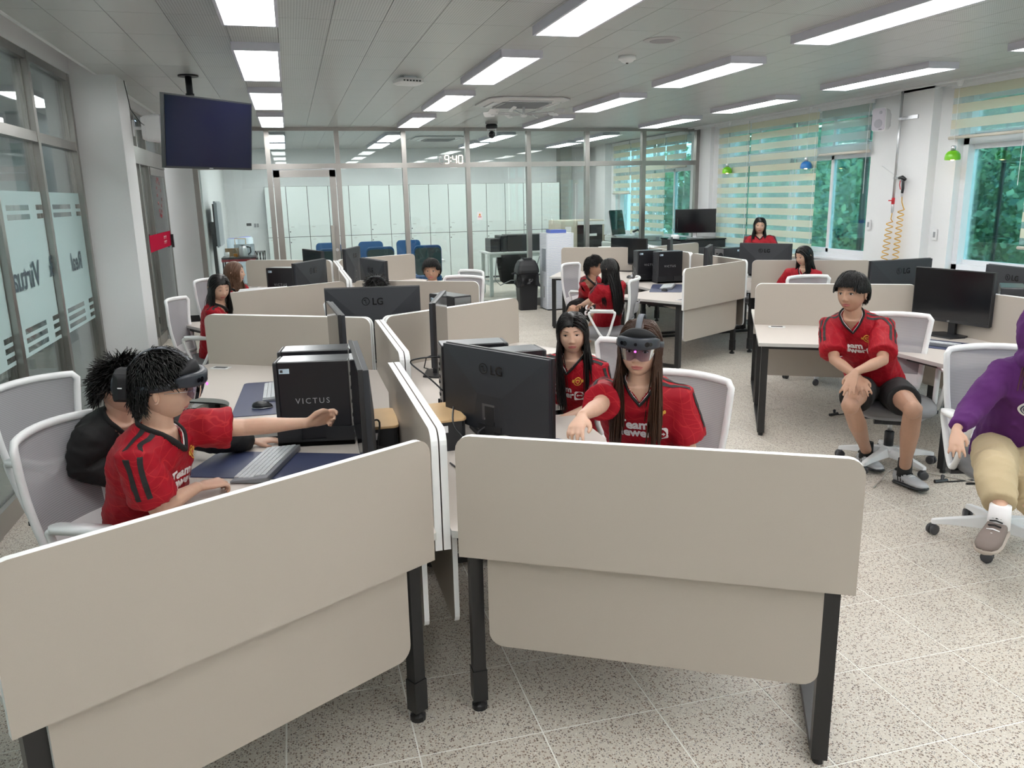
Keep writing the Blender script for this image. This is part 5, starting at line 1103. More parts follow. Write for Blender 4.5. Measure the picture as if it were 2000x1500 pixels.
def person(name_lab, Hc, tyaw, head, P0, style, hair_m, s=.93, armL=None, armR=None, dress='jersey', near=True, legs=None, skin=None, lean=None, seed=1, eyes='open', gown=None, hairlen=.4, handL=None, handR=None, hn=900, sleeve=.78, logo=True, glasses=False, sub=None):
    """armL / armR = (elbow, wrist, hand direction, back-of-hand, curl) in world space; head = (yaw, pitch, roll) degrees"""
    skin = skin or skinM; Hc = np.array(Hc, float); P0 = np.array(P0, float)
    t = thing('person', name_lab, 'person', (P0[0], P0[1], 0), 0)
    O = np.array([P0[0], P0[1], 0.]); Hc = Hc-O; P0 = P0-O
    sub = sub or (6 if near else 5); vs = .0048 if near else .008
    HM = np.array(Matrix.Rotation(R(head[0]), 3, 'Z')@Matrix.Rotation(R(head[1]), 3, 'Y')@Matrix.Rotation(R(head[2]), 3, 'X'))
    hs = s*1.0
    f = np.array([math.cos(R(tyaw)), math.sin(R(tyaw)), 0]); l = np.array([-f[1], f[0], 0])
    Nk = Hc-HM[:, 0]*.030*hs-np.array([0, 0, .140*hs])+(lean if lean is not None else 0)*0
    ax = unit(Nk-P0); Lt = np.linalg.norm(Nk-P0); fw = unit(np.cross(l, ax)); fw = fw if fw@f > 0 else -fw
    def ring(tt, a, b, k=1.0, n=24, e=2.4, off=0.0):
        th = np.arange(n)*2*PI/n; c, sn = np.cos(th), np.sin(th); c = np.sign(c)*np.abs(c)**(2/e); sn = np.sign(sn)*np.abs(sn)**(2/e)
        bow = math.sin(PI*np.clip(tt, 0, 1))*-.012; return P0+ax*Lt*tt+fw*(bow+off)+(l*(a*s*k))*sn[:, None]+(fw*(b*s*k))*c[:, None]
    R_ = [(-.10, .15, .11), (0, .172, .118), (.15, .165, .115), (.35, .150, .108), (.55, .160, .112), (.75, .178, .112), (.87, .165, .092), (.94, .115, .070), (1.0, .066, .058)]
    g = G(); g.loft([ring(*q) for q in R_])
    neckT = Hc-HM[:, 0]*.022*hs-HM[:, 2]*.05*hs; g.tube([Nk-ax*.03, Nk+(neckT-Nk)*.45, neckT], [.056*s, .050*s, .052*s], 16)
    SH = {}
    for sd, arm, hh in ((1, armL, handL), (-1, armR, handR)):
        sh = P0+ax*Lt*.87+l*sd*.158*s; 
        if arm is None:
            el = sh-ax*.24*s+fw*.08+l*sd*.04; wr = el+f*.20*s+np.array([0, 0, -.06])-l*sd*.06; arm_ = (el, wr, unit(wr-el), (0, 0, 1), .5)
        else: arm_ = (np.array(arm[0])-O, np.array(arm[1])-O, arm[2], arm[3], arm[4])
        el, wr = arm_[0], arm_[1]; SH[sd] = (sh, el, wr)
        g.tube([sh-l*sd*.03, sh, sh*.5+el*.5, el, el*.65+wr*.35, wr*.75+el*.25, wr], [.048*s, .046*s, .040*s, .036*s, .036*s, .026*s, .022*s], 14, flat=.95)
        ht = hand(wr+unit(arm_[2])*.012, arm_[2], arm_[3], (hh or -sd), arm_[4], s*.92, thumb=(.7))
        v, ff = ht.arr(); g.add(v, ff)
    if legs:
        for sd, (kn, an) in legs.items():
            kn, an = np.array(kn)-O, np.array(an)-O; hp = P0+l*sd*.085*s+(0, 0, .02); c = kn*.6+an*.4-f*.012
            g.tube([hp, hp*.5+kn*.5, kn, c, an*.8+kn*.2, an], [.085*s, .070*s, .056*s, .056*s, .038*s, .036*s], 16); g.ell(kn+f*.01, (.052*s, .05*s, .055*s))
    v, ff = g.arr(); V, F = voxel(v, ff, vs, 3)
    u, hf = ico(sub); hv = headshape(u)*hs
    g = G(); g.add(V, F); nb = len(F)
    Hp = hv@HM.T+Hc; lip = [(abs(hv[q[0], 1]/hs) < .024 and hv[q[0], 0] > .05) and ((hv[list(q), 1].mean()/hs/.0245)**2+((hv[list(q), 2].mean()/hs+.0652)/.0092)**2 < 1) for q in hf]
    g.add(Hp, hf); 
    for i, b in enumerate(lip):
        if b: g.m[nb+i] = 1
    for sd in (-1, 1):
        E = np.array(Matrix.Rotation(R(-28*sd), 3, 'Z')@Matrix.Rotation(R(-8), 3, 'Y')); q = G(); q.tube([(-.004+.004*math.sin(a)*0+.012*math.cos(a), .0, .026*math.sin(a)) for a in np.linspace(-1.9, 2.6, 12)], [.003]+[.0045]*10+[.003], 6).ell((0, -.003*sd, 0), (.011, .004, .022), 10, 8)
        vv, f3 = q.arr(); g.add(((vv@E.T+np.array([-.006, .0865*sd, -.010]))*hs)@HM.T+Hc, f3)
    body = mk('body', g, [skin, lipM], t, True)
    # face details
    def surf(y, z): k = np.argmin((hv[:, 1]/hs-y)**2+(hv[:, 2]/hs-z)**2+(hv[:, 0] < 0)*9); return hv[k]/hs
    def HT(p): return (np.asarray(p)*hs)@HM.T+Hc
    for sd in (-1, 1):
        c = surf(.0325*sd, .003); rot = np.array(Matrix.Rotation(R(14*sd), 3, 'Z')); th = np.arange(22)*2*PI/22
        op = {'open': 1.0, 'down': .35, 'narrow': .68}[eyes]
        ev = np.array([(0.0015*math.cos(0)*(1-abs(math.cos(a))**3*1.2), .0145*math.cos(a), (.0068*op if math.sin(a) > 0 else .0048*op)*math.sin(a)*(1-.25*abs(math.cos(a)))) for a in th])
        ev = np.vstack([ev, [(.0032, 0, 0)]]); q = G().add(HT(ev@rot.T+c+(.0012, 0, 0)), [(i, (i+1) % 22, 22) for i in range(22)])
        ri = .0058; iv = np.array([(.0046-.5*(ri*math.cos(a))**2*9, ri*math.cos(a), np.clip(ri*math.sin(a), -.0046*op, .0060*op)) for a in th]); iv = np.vstack([iv, [(.0052, 0, 0)]])
        q.add(HT(iv@rot.T+c), [(i, (i+1) % 22, 22) for i in range(22)], 1); mk('eye', q, [eyeW, irisM], t, True)
        lid = [HT(np.array((.0030*(1-abs(k)**2.5)+.0012, .0158*k, .0062*op*(1-abs(k)**2.2)-.0008*abs(k)+.0004))@rot.T+c) for k in np.linspace(-1, 1, 11)]
        mk('eyelid_line', G().tube(lid, [.0007]+[.0016*hs]*9+[.0007], 5), mat('lash_dark', (.03, .018, .014), .6), t)
        br = [HT(surf((.014+.034*k)*sd, .0265+.004*math.sin(k*2.2)-.002*k)+(.0005, 0, 0)) for k in np.linspace(0, 1, 7)]
        mk('eyebrow', G().tube(br, [.0014, .0026, .0028, .0026, .0022, .0016, .0008], 6, flat=.5), hair_m if hair_m is hairM else hairL, t)
    if style:
        LONG['len'] = hairlen/hs; hg = make_hair(style, 5, seed, hn if near else hn//2); v, ff = hg.arr()
        mk('hair', G().add(HT(v), ff), hair_m, t, True)
    # clothes
    gm = G(); k = 1.12 if dress != 'hoodie' else 1.25
    J = [(-.16, .185, .135), (0, .190, .138), (.15, .182, .134), (.35, .172, .128), (.55, .178, .130), (.75, .190, .128), (.87, .180, .106), (.945, .125, .080), (1.0, .074, .066)]
    if dress == 'hoodie': J = [(a, b*1.12, c*1.18) for a, b, c in J]; J[-1] = (1.02, .10, .09)
    gm.loft([ring(*q) for q in J])
    Lsl = 1.0
    for sd in (1, -1):
        sh, el, wr = SH[sd]
        if dress in ('jersey',):
            e2 = sh+(el-sh)*sleeve; w0 = unit(el-sh); gm.tube([sh-l*sd*.05*s, sh+(0, 0, .004), sh+(el-sh)*.4, e2], [.064*s, .070*s, .078*s, .084*s], 20, flat=1.0)
        else:
            gm.tube([sh-l*sd*.05*s, sh, sh*.5+el*.5, el, el*.5+wr*.5, wr-unit(wr-el)*.02], [.07*s, .075*s, .074*s, .068*s, .056*s, .044*s], 20)
    if dress == 'hoodie':
        gm.ell(Hc-HM[:, 0]*.035-np.array([0, 0, .005]), (.125, .125, .155), 20, 14); gm.ell(Nk+f*.02, (.12, .13, .07), 20, 10)
    v, ff = gm.arr(); V, F = voxel(v, ff, .009 if near else .012, 5)
    Nn = normals(V, F); V = wrinkle(V, Nn, .0042 if near else .002, 19, seed); V = wrinkle(V, normals(V, F), .0018 if near else .0, 45, seed+1)
    # open the neck in a V
    bv0 = BVHTree.FromPolygons([tuple(p) for p in V], F)
    d = V-Nk; fu = d@fw; lu = d@l; au = d@ax; rr = np.hypot(fu, lu); VD = .068*s; VW = .058*s
    if dress != 'hoodie':
        cut = ((rr < .070*s) & (au > -.06)) | ((fu > 0) & (au > -VD) & (np.abs(lu) < VW*(1+au/VD)) & (rr < .14))
        F = [q for q in F if not all(cut[i] for i in q)]
    mm = {'jersey': jersey, 'black': blackC, 'hoodie': purple}[dress if dress != 'black_long' else 'black']
    gj = G().add(V, F); top = mk('jersey' if dress == 'jersey' else 'top', gj, mm, t, True)
    bvh = BVHTree.FromPolygons([tuple(p) for p in V], F)
    def snap(p, off=.002):
        q = bvh.find_nearest(Vector(p)); return np.array(q[0])+np.array(q[1])*off if q[0] else np.array(p)
    def hit(p, dr, off=.002):
        q = bvh.ray_cast(Vector(p), Vector(dr), .6); return np.array(q[0])-np.array(dr)*off if q[0] else None
    if dress != 'hoodie':
        P, NN = [], []
        def fit(p, q): P.append(np.array(q[0])); NN.append(np.array(q[1]))
        for k in np.linspace(0, 1, 9):
            h = bv0.ray_cast(Vector(Nk-ax*VD*(1-k)+l*VW*k+fw*.25), Vector(-fw), .4)
            if h[0]: fit(0, h)
        for a_ in np.linspace(1.05, 2*PI-1.05, 22): fit(0, bv0.find_nearest(Vector(Nk+(fw*math.cos(a_)+l*math.sin(a_))*.074*s+ax*.03)))
        for k in np.linspace(1, 0, 9)[:-1]:
            h = bv0.ray_cast(Vector(Nk-ax*VD*(1-k)-l*VW*k+fw*.25), Vector(-fw), .4)
            if h[0]: fit(0, h)
        P = np.array(P); NN = np.array(NN)
        for _ in range(3): P[1:] = (np.roll(P, 1, 0)[1:]+P[1:]+np.roll(P, -1, 0)[1:])/3
        cen = P.mean(0); out = unit_rows(P-cen)
        for of, up_, wd, m_, nm in ((.006, .001, .0125, blackC, 'collar'), (-.003, .0055, .0034, whiteC, 'collar_piping'), (-.0085, .003, .0028, jersey, 'collar_trim')):
            if dress != 'jersey' and nm != 'collar': continue
            mk(nm, G().tube(P+out*of*s+NN*up_, wd*s, 6, closed=True, flat=.55), m_, t, True)
    if dress == 'jersey' and near:
        for sd in (1, -1):
            sh, el, wr = SH[sd]; e2 = sh+(el-sh)*sleeve*.97; ad = unit(el-sh)
            path = [Nk+l*sd*.075*s-ax*.012, Nk+l*sd*.11*s-ax*.03, sh-l*sd*.01+(0, 0, .05)]+[sh+(e2-sh)*q+unit(l*sd*.8+np.array([0, 0, .9])-ad*((l*sd*.8+np.array([0, 0, .9]))@ad))*.09 for q in (.22, .42, .62, .82)]
            Q = []
            for i in range(len(path)-1):
                for q in np.linspace(0, 1, 6)[:-1]: Q.append(path[i]*(1-q)+path[i+1]*q)
            Q = np.array([snap(q, .002) for q in Q])
            for _ in range(10): Q[1:-1] = (Q[:-2]+Q[1:-1]+Q[2:])/3
            Q = np.array([snap(q, .002) for q in Q])
            for _ in range(4): Q[1:-1] = (Q[:-2]+Q[1:-1]+Q[2:])/3
            NQ = np.array([np.array(bvh.find_nearest(Vector(q))[1]) for q in Q]); T = unit_rows(np.gradient(Q, axis=0)); W_ = unit_rows(np.cross(T, NQ))
            for _ in range(8): W_[1:-1] = unit_rows(W_[:-2]+W_[1:-1]+W_[2:])
            for o_ in (-.019, .019):
                Vs = []
                for i in range(len(Q)): Vs += [snap(Q[i]+W_[i]*(o_-.0092), .0024), snap(Q[i]+W_[i]*(o_+.0092), .0024)]
                mk('shoulder_stripe', G().add(Vs, [(2*i, 2*i+1, 2*i+3, 2*i+2) for i in range(len(Q)-1)]), mat('stripe_black', (.008, .008, .009), .7), t)
        def decal(poly, x0, z0, m_, nm, off=.0026):
            v_, f_ = poly
            if len(v_) == 0: return
            Vs = []
            for q in v_:
                p = Nk-ax*z0*s+fw*.32+l*(q[0]+x0)*s+ax*q[1]*s
                h = hit(p, -fw, off); Vs.append(h if h is not None else p-fw*.2)
            mk(nm, G().add(Vs, f_), m_, t)
        if logo:
            def sub_text(txt, size, bold=.0025):
                return text_polys(txt, size, bold)
            pr = mat('print_white', (.80, .74, .75), .7)
            decal(sub_text('Team', .060), -.030, .185, pr, 'chest_lettering'); decal(sub_text('Viewer', .060), -.038, .227, pr, 'chest_lettering')
            th = np.arange(33)*2*PI/32; sq = np.array(rrect(.062, .062, .010, 4)); circ = np.c_[.024*np.cos(th[:-1]), .024*np.sin(th[:-1])]
            ga = sorted(range(32), key=lambda i: th[i]); n1 = len(sq)
            ang = np.arctan2(sq[:, 1], sq[:, 0]) % (2*PI); k_ = [int(np.argmin(np.abs(np.exp(1j*th[:-1])-np.exp(1j*a)))) for a in ang]
            vv = np.vstack([np.c_[sq, np.zeros(n1)], np.c_[circ, np.zeros(32)]]); ff = []
            for i in range(n1):
                j = (i+1) % n1; a, b = k_[i], k_[j]; seq = [n1+a]
                while a != b: a = (a+1) % 32; seq.append(n1+a)
                ff.append(tuple([i]+[j]+seq[::-1]))
            arrow = np.array([(-.020, 0), (-.010, .009), (-.010, .003), (.010, .003), (.010, .009), (.020, 0), (.010, -.009), (.010, -.003), (-.010, -.003), (-.010, -.009)])
            decal((vv, ff), .085, .212, pr, 'chest_badge'); decal((np.c_[arrow, np.zeros(10)], [(0, 1, 2, 8, 9), (2, 3, 7, 8), (3, 4, 5, 6, 7)]), .085, .212, pr, 'badge_arrows')
            a = np.arange(20)*2*PI/20; rg = np.vstack([np.c_[.024*np.cos(a), .027*np.sin(a), a*0], np.c_[.019*np.cos(a), .022*np.sin(a), a*0]])
            decal((rg, [(i, (i+1) % 20, 20+(i+1) % 20, 20+i) for i in range(20)]), .075, .110, gold, 'crest_ring')
            sh_ = np.array([(-.012, .014, 0), (.012, .014, 0), (.013, -.002, 0), (0, -.018, 0), (-.013, -.002, 0)]); decal((sh_, [(0, 1, 2, 3, 4)]), .075, .110, gold, 'crest_shield')
            decal((sh_*.55, [(0, 1, 2, 3, 4)]), .075, .110, redP, 'crest_centre', .0036)
            for x_ in (-.028, .028): decal((np.c_[.006*np.cos(a)+x_, .010*np.sin(a)+.004, a*0], [tuple(range(20))]), .075, .110, gold, 'crest_wing')
    return t, dict(Nk=Nk+O, SH={k: tuple(x+O for x in v) for k, v in SH.items()}, f=f, l=l, ax=ax, fw=fw, HM=HM, Hc=Hc+O, hs=hs, P0=P0+O, O=O, HT=lambda p: (np.asarray(p)*hs)@HM.T+Hc+O, bvh=bvh)
def headset(info, lab):
    """mixed-reality headset on a head; built in head space"""
    hs = info['hs']; HM = info['HM']; Hc = info['Hc']; t = thing('mixed_reality_headset', lab, 'headset', tuple(Hc), 0, 'mixed-reality headsets')
    H = lambda g: [g.v.__setitem__(i, (np.asarray(v)*hs)@HM.T) for i, v in enumerate(g.v)] and g
    body = mat('headset_navy', (.022, .026, .036), .42, bump=(600, .05)); pad = mat('headset_pad', (.008, .008, .010), .8)
    def band(z0, z1, r0x, r0y, a0, a1, th, n=40, tilt=0.0, dz=0):
        a = np.linspace(a0, a1, n); rings = []
        for q in a:
            c, s_ = math.cos(q), math.sin(q); x, y = r0x*c, r0y*s_; xo, yo = (r0x+th)*c, (r0y+th)*s_; zz = dz+tilt*c; rings.append([(x, y, z0+zz), (xo, yo, z0+zz), (xo, yo, z1+zz), (x, y, z1+zz)])
        return G().loft(rings)
    mk('side_band', H(band(-.013, .013, .108, .092, .9, 2*PI-.9, .007, tilt=.022, dz=.022)), body, t, True)
    # housing over the brow
    rings = []
    for a in np.linspace(-1.05, 1.05, 25):
        c, s_ = math.cos(a), math.sin(a); k = max(0, 1-(abs(a)/1.05)**6); x0, y0 = .106*c, .094*s_; x1, y1 = (.106+.034*k+.008)*c, (.094+.012*k+.006)*s_; z0, z1 = .030-.004, .030+.040*(.55+.45*k)
        rings.append([(x0, y0, z0-.002), (x1-.004, y1, z0-.002), (x1, y1, z0+.006), (x1, y1, z1-.006), (x1-.006*c, y1, z1), (x0, y0, z1)])
    mk('front_housing', H(G().loft(rings)), body, t, True)
    rings = []
    for a in np.linspace(-1.0, 1.0, 19):
        c, s_ = math.cos(a), math.sin(a); k = max(0, 1-(abs(a)/1.0)**2); rings.append([(.096*c, .086*s_, .065), (.124*c, .094*s_, .068), (.112*c, .086*s_, .068+.034*k), (.090*c, .078*s_, .070+.034*k)])
    mk('brow_pad', H(G().loft(rings)), pad, t, True)
    V = []; n = 29
    for i, a in enumerate(np.linspace(-.80, .80, n)):
        c, s_ = math.cos(a), math.sin(a); lowz = -.030+.006*abs(a/.8)-.0+.016*math.exp(-(a/.16)**2)+.02*max(0, (abs(a)-.6)/.2); V += [(.141*c, .100*s_, .028), (.137*c, .098*s_, (.028+lowz)/2), (.130*c, .095*s_, lowz)]
    g = G().add(V, [(3*i+k, 3*i+3+k, 3*i+4+k, 3*i+1+k) for i in range(n-1) for k in (0, 1)])
    vis = glass('visor_glass', (.42, .36, .50), 1.35, 1.0); mk('visor', H(g), vis, t, True)
    th = np.arange(16)*2*PI/16
    for y_, r_ in ((0, .0065), (.045, .010), (-.045, .010), (.058, .008), (-.058, .008)):
        a = math.asin(y_/.115); c0 = np.array([(.106+.034+.0085)*math.cos(a), y_, .047]); g = G().add([c0+(0, r_*math.cos(q)*math.cos(a), r_*math.sin(q)) -np.array([r_*math.cos(q)*math.sin(a), 0, 0]) for q in th], [tuple(range(16))])
        mk('front_sensor', H(g), mat('sensor_glass', (.004, .004, .006), .08), t)
    mk('status_light', H(G().ell((.147, .0, .018), (.004, .005, .005), 10, 6)), emit('status_pink', (.9, .12, .75), 2.5), t, True)
    rings = [[(-.122-.032*k, y-.0, z0), (-.122-.032*k, y, z1), (-.104, y, z1), (-.104, y, z0)] for y, k, z0, z1 in ((-.062, .3, -.03, .045), (-.045, .9, -.045, .055), (0, 1, -.05, .06), (.045, .9, -.045, .055), (.062, .3, -.03, .045))]
    mk('rear_pod', H(G().loft(rings)), pad, t, bevel=.006)
    mk('rear_dial', H(G().lathe([(.03, -.162), (.032, -.15)], 18, axis=0)), body, t, True)
    mk('side_logo', H(G().box((-.125, -.0635, .01), (.014, .001, .004))), whitep, t)
    mk('top_strap', H(G().loft([[(.118*math.sin(a)-.0, -.012, .012+.128*math.cos(a)), (.118*math.sin(a), .012, .012+.128*math.cos(a)), (.122*math.sin(a), .012, .012+.132*math.cos(a)), (.122*math.sin(a), -.012, .012+.132*math.cos(a))] for a in np.linspace(-1.45, 1.05, 22)])), mat('strap_grey', (.10, .11, .13), .6), t, True)
    return t
def mid(a, b, k=.5): return np.array(a)*(1-k)+np.array(b)*k
Z3 = np.array([0, 0, 1.])
# boy with headset, left foreground
wrL = at(598, 826, .955); wrR = at(388, 950, .77)
t, b1 = person('boy in a red jersey and headset reaching out his bare arm at the left', far(318, 756, 2.98), -16, (-3, 6, 4), (-.66, 3.20, .50), 'short', hairM, s=1.0,
    armL=(mid((-.47, 3.22, .97), wrL, .50)-(0, 0, .02), wrL, unit(at(655, 808, .97)-wrL), (.1, .9, .35), (.9, 1.3, 1.5, 1.5)), armR=((-.53, 2.86, .755), wrR, unit((.75, .45, -.05)), (-.1, -.25, 1), (.9, .9, .95, 1.0)), seed=3, sleeve=.80, hn=1500)
headset(b1, 'dark mixed-reality headset on the boy at the left')
g = G(); g.tube([b1['HT']((.108, -.03, .004)), b1['HT']((.100, -.062, .006)), b1['HT']((.02, -.082, .0))], .0012, 5).tube([b1['HT']((.108+.0*a, -.032+.022*math.cos(a), -.004+.018*math.sin(a))) for a in np.linspace(0, 6.28, 15)], .001, 5)
o = mk('eyeglasses', g, silver, None, True); o['label'] = 'thin wire eyeglasses under the headset of the boy at the left'; o['category'] = 'glasses'
# friend in black behind him
wr = at(492, 862, .745)
person('person in black with tousled hair, half hidden behind the boy with the headset', far(240, 756, 3.50), -30, (-20, 18, 0), (-1.02, 3.98, .50), 'messy', hairM, s=.93, armL=(mid((-.45, 3.4, .85), wr, .3), wr, unit((.95, .15, -.05)), (0, 0, 1), .25),
       armR=((-.90, 3.40, .78), (-.72, 3.45, .66), (.8, .3, -.2), (0, 0, 1), .5), dress='black', seed=4, logo=False, hn=1500)
# girl with headset
e_ = far(1172, 792, 2.98); w_ = far(1137, 812, 2.78)
t, g1 = person('girl in a red jersey with long brown hair and a headset, arm held forward', far(1250, 680, 3.08), 241, (238, 2, -2), (1.46, 3.10, .50), 'long', hairB, s=.93, armR=(e_, w_, unit(far(1118, 850, 2.66)-w_), unit((-.35, -.35, .8)), (.35, .55, .75, .9)), seed=5, hairlen=.44, hn=2300)
headset(g1, 'dark mixed-reality headset with a tinted visor on the long-haired girl')
# black-haired girl left of her
t, g2 = person('girl in a red jersey with long black hair looking at the viewer, in the middle', far(1118, 650, 3.98), 222, (246, 4, 3), (1.46, 4.02, .50), 'long', hairM, s=.88, armL=((1.45, 3.70, .74), (1.22, 3.66, .70), (-.9, -.1, -.1), (0, 0, 1), .5), seed=6, hairlen=.44, eyes='narrow', hn=2000)
# seated boy at the right
wL = far(1670, 727, 4.82); wR = far(1676, 736, 4.92)
kR, kL = far(1661, 792, 4.86), far(1783, 800, 4.98); aR, aL = at(1692, 880, .11), at(1767, 914, .11)
t, b5 = person('boy in a red jersey and black shorts sitting with his hands crossed on one knee', far(1664, 572, 5.22), 226, (207, 2, 2), (3.66, 4.30, .52), 'bowl', hairM, s=.97, skin=skin2, armL=(far(1724, 704, 5.02), wL, unit(far(1653, 768, 4.74)-wL), unit((-.5, -.45, .6)), (.15, .12, .12, .2)),
    armR=(far(1630, 703, 5.10), wR, unit(far(1690, 768, 4.80)-wR), unit((-.4, -.4, .7)), .35), legs={-1: (kR, aR), 1: (kL, aL)}, seed=8, hn=2200, sleeve=.85)
def shorts(info, par, kn, m_, num=None, hem=.62, r0=.105, r1=.098):
    O = info['O']; g = G(); P0 = info['P0']-O; l = info['l']; f = info['f']
    g.ell(P0+(0, 0, -.02), (.15, .17, .11), 20, 12)
    for sd, k in kn.items():
        k = np.array(k)-O; hp = P0+l*sd*.085+(0, 0, .0); e2 = hp+(k-hp)*hem; g.tube([hp-(k-hp)*.1, hp, mid(hp, e2), e2], [.09, r0, r0, r1], 20)
    v, ff = g.arr(); V, F = voxel(v, ff, .009, 4); V = wrinkle(V, normals(V, F), .003, 16, 5); mk('shorts', G().add(V, F), m_, par, True); return BVHTree.FromPolygons([tuple(p) for p in V], F)
bs = shorts(b5, t, {-1: kR, 1: kL}, blackC)
def print_on(bv, par, O, txt, size, c, ux, uy, dr, m_, nm, bold=.003):
    v_, f_ = text_polys(txt, size, bold); ux, uy, dr = unit(ux), unit(uy), unit(dr); out = []
    for q in v_:
        p = np.array(c)-O+ux*q[0]+uy*q[1]-dr*.2; h = bv.ray_cast(Vector(p), Vector(dr), .5); out.append(np.array(h[0])-dr*.003 if h[0] else p+dr*.4)
    mk(nm, G().add(out, f_), m_, par)
c = mid(b5['P0']+b5['l']*.10, kL, .42)
print_on(bs, t, b5['O'], '6', .085, c, unit(-unit(kL-b5['P0'])*.7+b5['l']*.5), unit(b5['l']*.4+Z3*.6+unit(kL-b5['P0'])*.2), unit((.0, .0, -1)+b5['l']*-.5), whiteC, 'shorts_number')
def shoe(an, toe, upper, sole, lab, nm='sneaker', stripes=True, sock=blackC, sd=1):
    t = thing(nm, lab, 'shoe', (an[0], an[1], 0), 0, 'sneakers'); O = np.array([an[0], an[1], 0]); u = unit(np.array(toe)-np.array(an)*[1, 1, 0]*1-np.array([0, 0, 0])); u[2] = (toe[2]-an[2]+.085); u = unit(u); M = frame3(u)
    c = np.array(an)-O-np.array([0, 0, .085]); n = 20; th = np.arange(n)*2*PI/n
    def R3(x, w, z0, z1, e=2.5): cc, ss = np.cos(th), np.sin(th); return np.c_[np.full(n, x), w*np.sign(cc)*np.abs(cc)**(2/e), (z0+z1)/2+(z1-z0)/2*np.sign(ss)*np.abs(ss)**(2/e)]
    secs = [(-.062, .018, .02, .05), (-.055, .032, .012, .085), (-.03, .038, .012, .095), (.02, .040, .012, .088), (.06, .044, .012, .070), (.11, .048, .012, .054), (.15, .044, .012, .044), (.178, .030, .014, .034), (.186, .012, .018, .026)]
    mk('upper', G().loft([R3(*q)@M.T+c for q in secs]), upper, t, True)
    mk('sole', G().loft([R3(x, w+.004, 0, .022)@M.T+c for x, w, _, _ in secs]), sole, t, True)
    for s_ in (-1, 1):
        if stripes:
            for k in range(3): mk('side_stripe', G().add([(np.array(q)@M.T+c) for q in [(.00+.022*k, s_*.0435, .03), (.010+.022*k, s_*.0435, .03), (-.004+.022*k, s_*.036, .075), (-.014+.022*k, s_*.036, .075)]], [(0, 1, 2, 3)]), blackC, t)
    for k in range(5): x = .035+.018*k; z = .088-.0095*k*1.25; mk('lace', G().tube([(np.array((x, -.024, z-.002))@M.T+c), (np.array((x+.004, 0, z+.005))@M.T+c), (np.array((x, .024, z-.002))@M.T+c)], .0032, 5), whitep if k > 1 else blackC, t, True)
    mk('collar_pad', G().tube([(np.array((-.012+.040*math.cos(a), .030*math.sin(a), .094+.006*math.cos(a)))@M.T+c) for a in np.linspace(0, 2*PI, 17)[:-1]], .009, 6, closed=True), blackC, t, True)
    return t
mk('sock', G().tube([aR-b5['O']+(0, 0, .06), aR-b5['O'], aR-b5['O']-(0, 0, .05)], [.041, .042, .045], 16), blackC, t, True); mk('sock', G().tube([aL-b5['O']+(0, 0, .06), aL-b5['O'], aL-b5['O']-(0, 0, .05)], [.041, .042, .045], 16), blackC, t, True)
sil = mat('shoe_silver', (.42, .43, .45), .35, .2)
d_ = at(1728, 925, .0)-at(1692, 890, .0); shoe(np.array([aR[0], aR[1], .088]), aR+unit(np.array([-.15, -.9, 0]))*.15-(0, 0, .02), sil, blackp, 'silver and black sneaker of the seated boy, the farther one under the chair')
shoe(np.array([aL[0], aL[1], .088]), aL+unit(np.array([.0, -1, 0]))*.15-(0, 0, .02), sil, blackp, 'silver and black sneaker of the seated boy, the nearer one with three stripes')
# child in the purple hoodie
w_ = far(1868, 838, 4.02); e_ = far(1898, 800, 4.18); kk = far(1945, 925, 3.86); an = far(1953, 1000, 3.66)
t, b6 = person('child in a purple hoodie and khaki trousers with crossed legs, cut by the right edge', far(2052, 650, 4.28), 236, (236, 5, 0), (3.42, 3.02, .52), 'long', hairL, s=.90, armR=(e_, w_, unit(far(1868, 882, 3.94)-w_), unit((-.6, -.6, .3)), (.3, .3, .35, .4)),
    armL=((3.75, 2.75, .75), (3.6, 2.6, .62), (-.6, -.6, -.3), (0, 0, 1), .4), dress='hoodie', legs={-1: (kk, an), 1: (kk+(.16, -.05, -.12), (3.45, 2.62, .12))}, seed=9, hairlen=.3, logo=False, hn=900)
def trousers(info, par, legs, m_):
    O = info['O']; g = G(); P0 = info['P0']-O; l = info['l']; g.ell(P0+(0, 0, -.02), (.15, .17, .11), 20, 12)
    for sd, (k, a) in legs.items():
        k, a = np.array(k)-O, np.array(a)-O; hp = P0+l*sd*.085; g.tube([hp, mid(hp, k), k, mid(k, a), mid(k, a, .82)], [.10, .095, .082, .076, .066], 20)
    v, ff = g.arr(); V, F = voxel(v, ff, .009, 4); V = wrinkle(V, normals(V, F), .0045, 18, 8); mk('trousers', G().add(V, F), m_, par, True)
trousers(b6, t, {-1: (kk, an), 1: (kk+(.16, -.05, -.12), (3.45, 2.62, .12))}, khaki)
mk('sock', G().tube([an-b6['O']+(0, 0, .03), an-b6['O']-(0, 0, .02), an-b6['O']-(0, 0, .07)], [.040, .042, .044], 16), whiteC, t, True)
bv = b6['bvh']; c = b6['Nk']-b6['ax']*.20+b6['l']*.02; a = np.linspace(0, 2*PI, 33)[:-1]
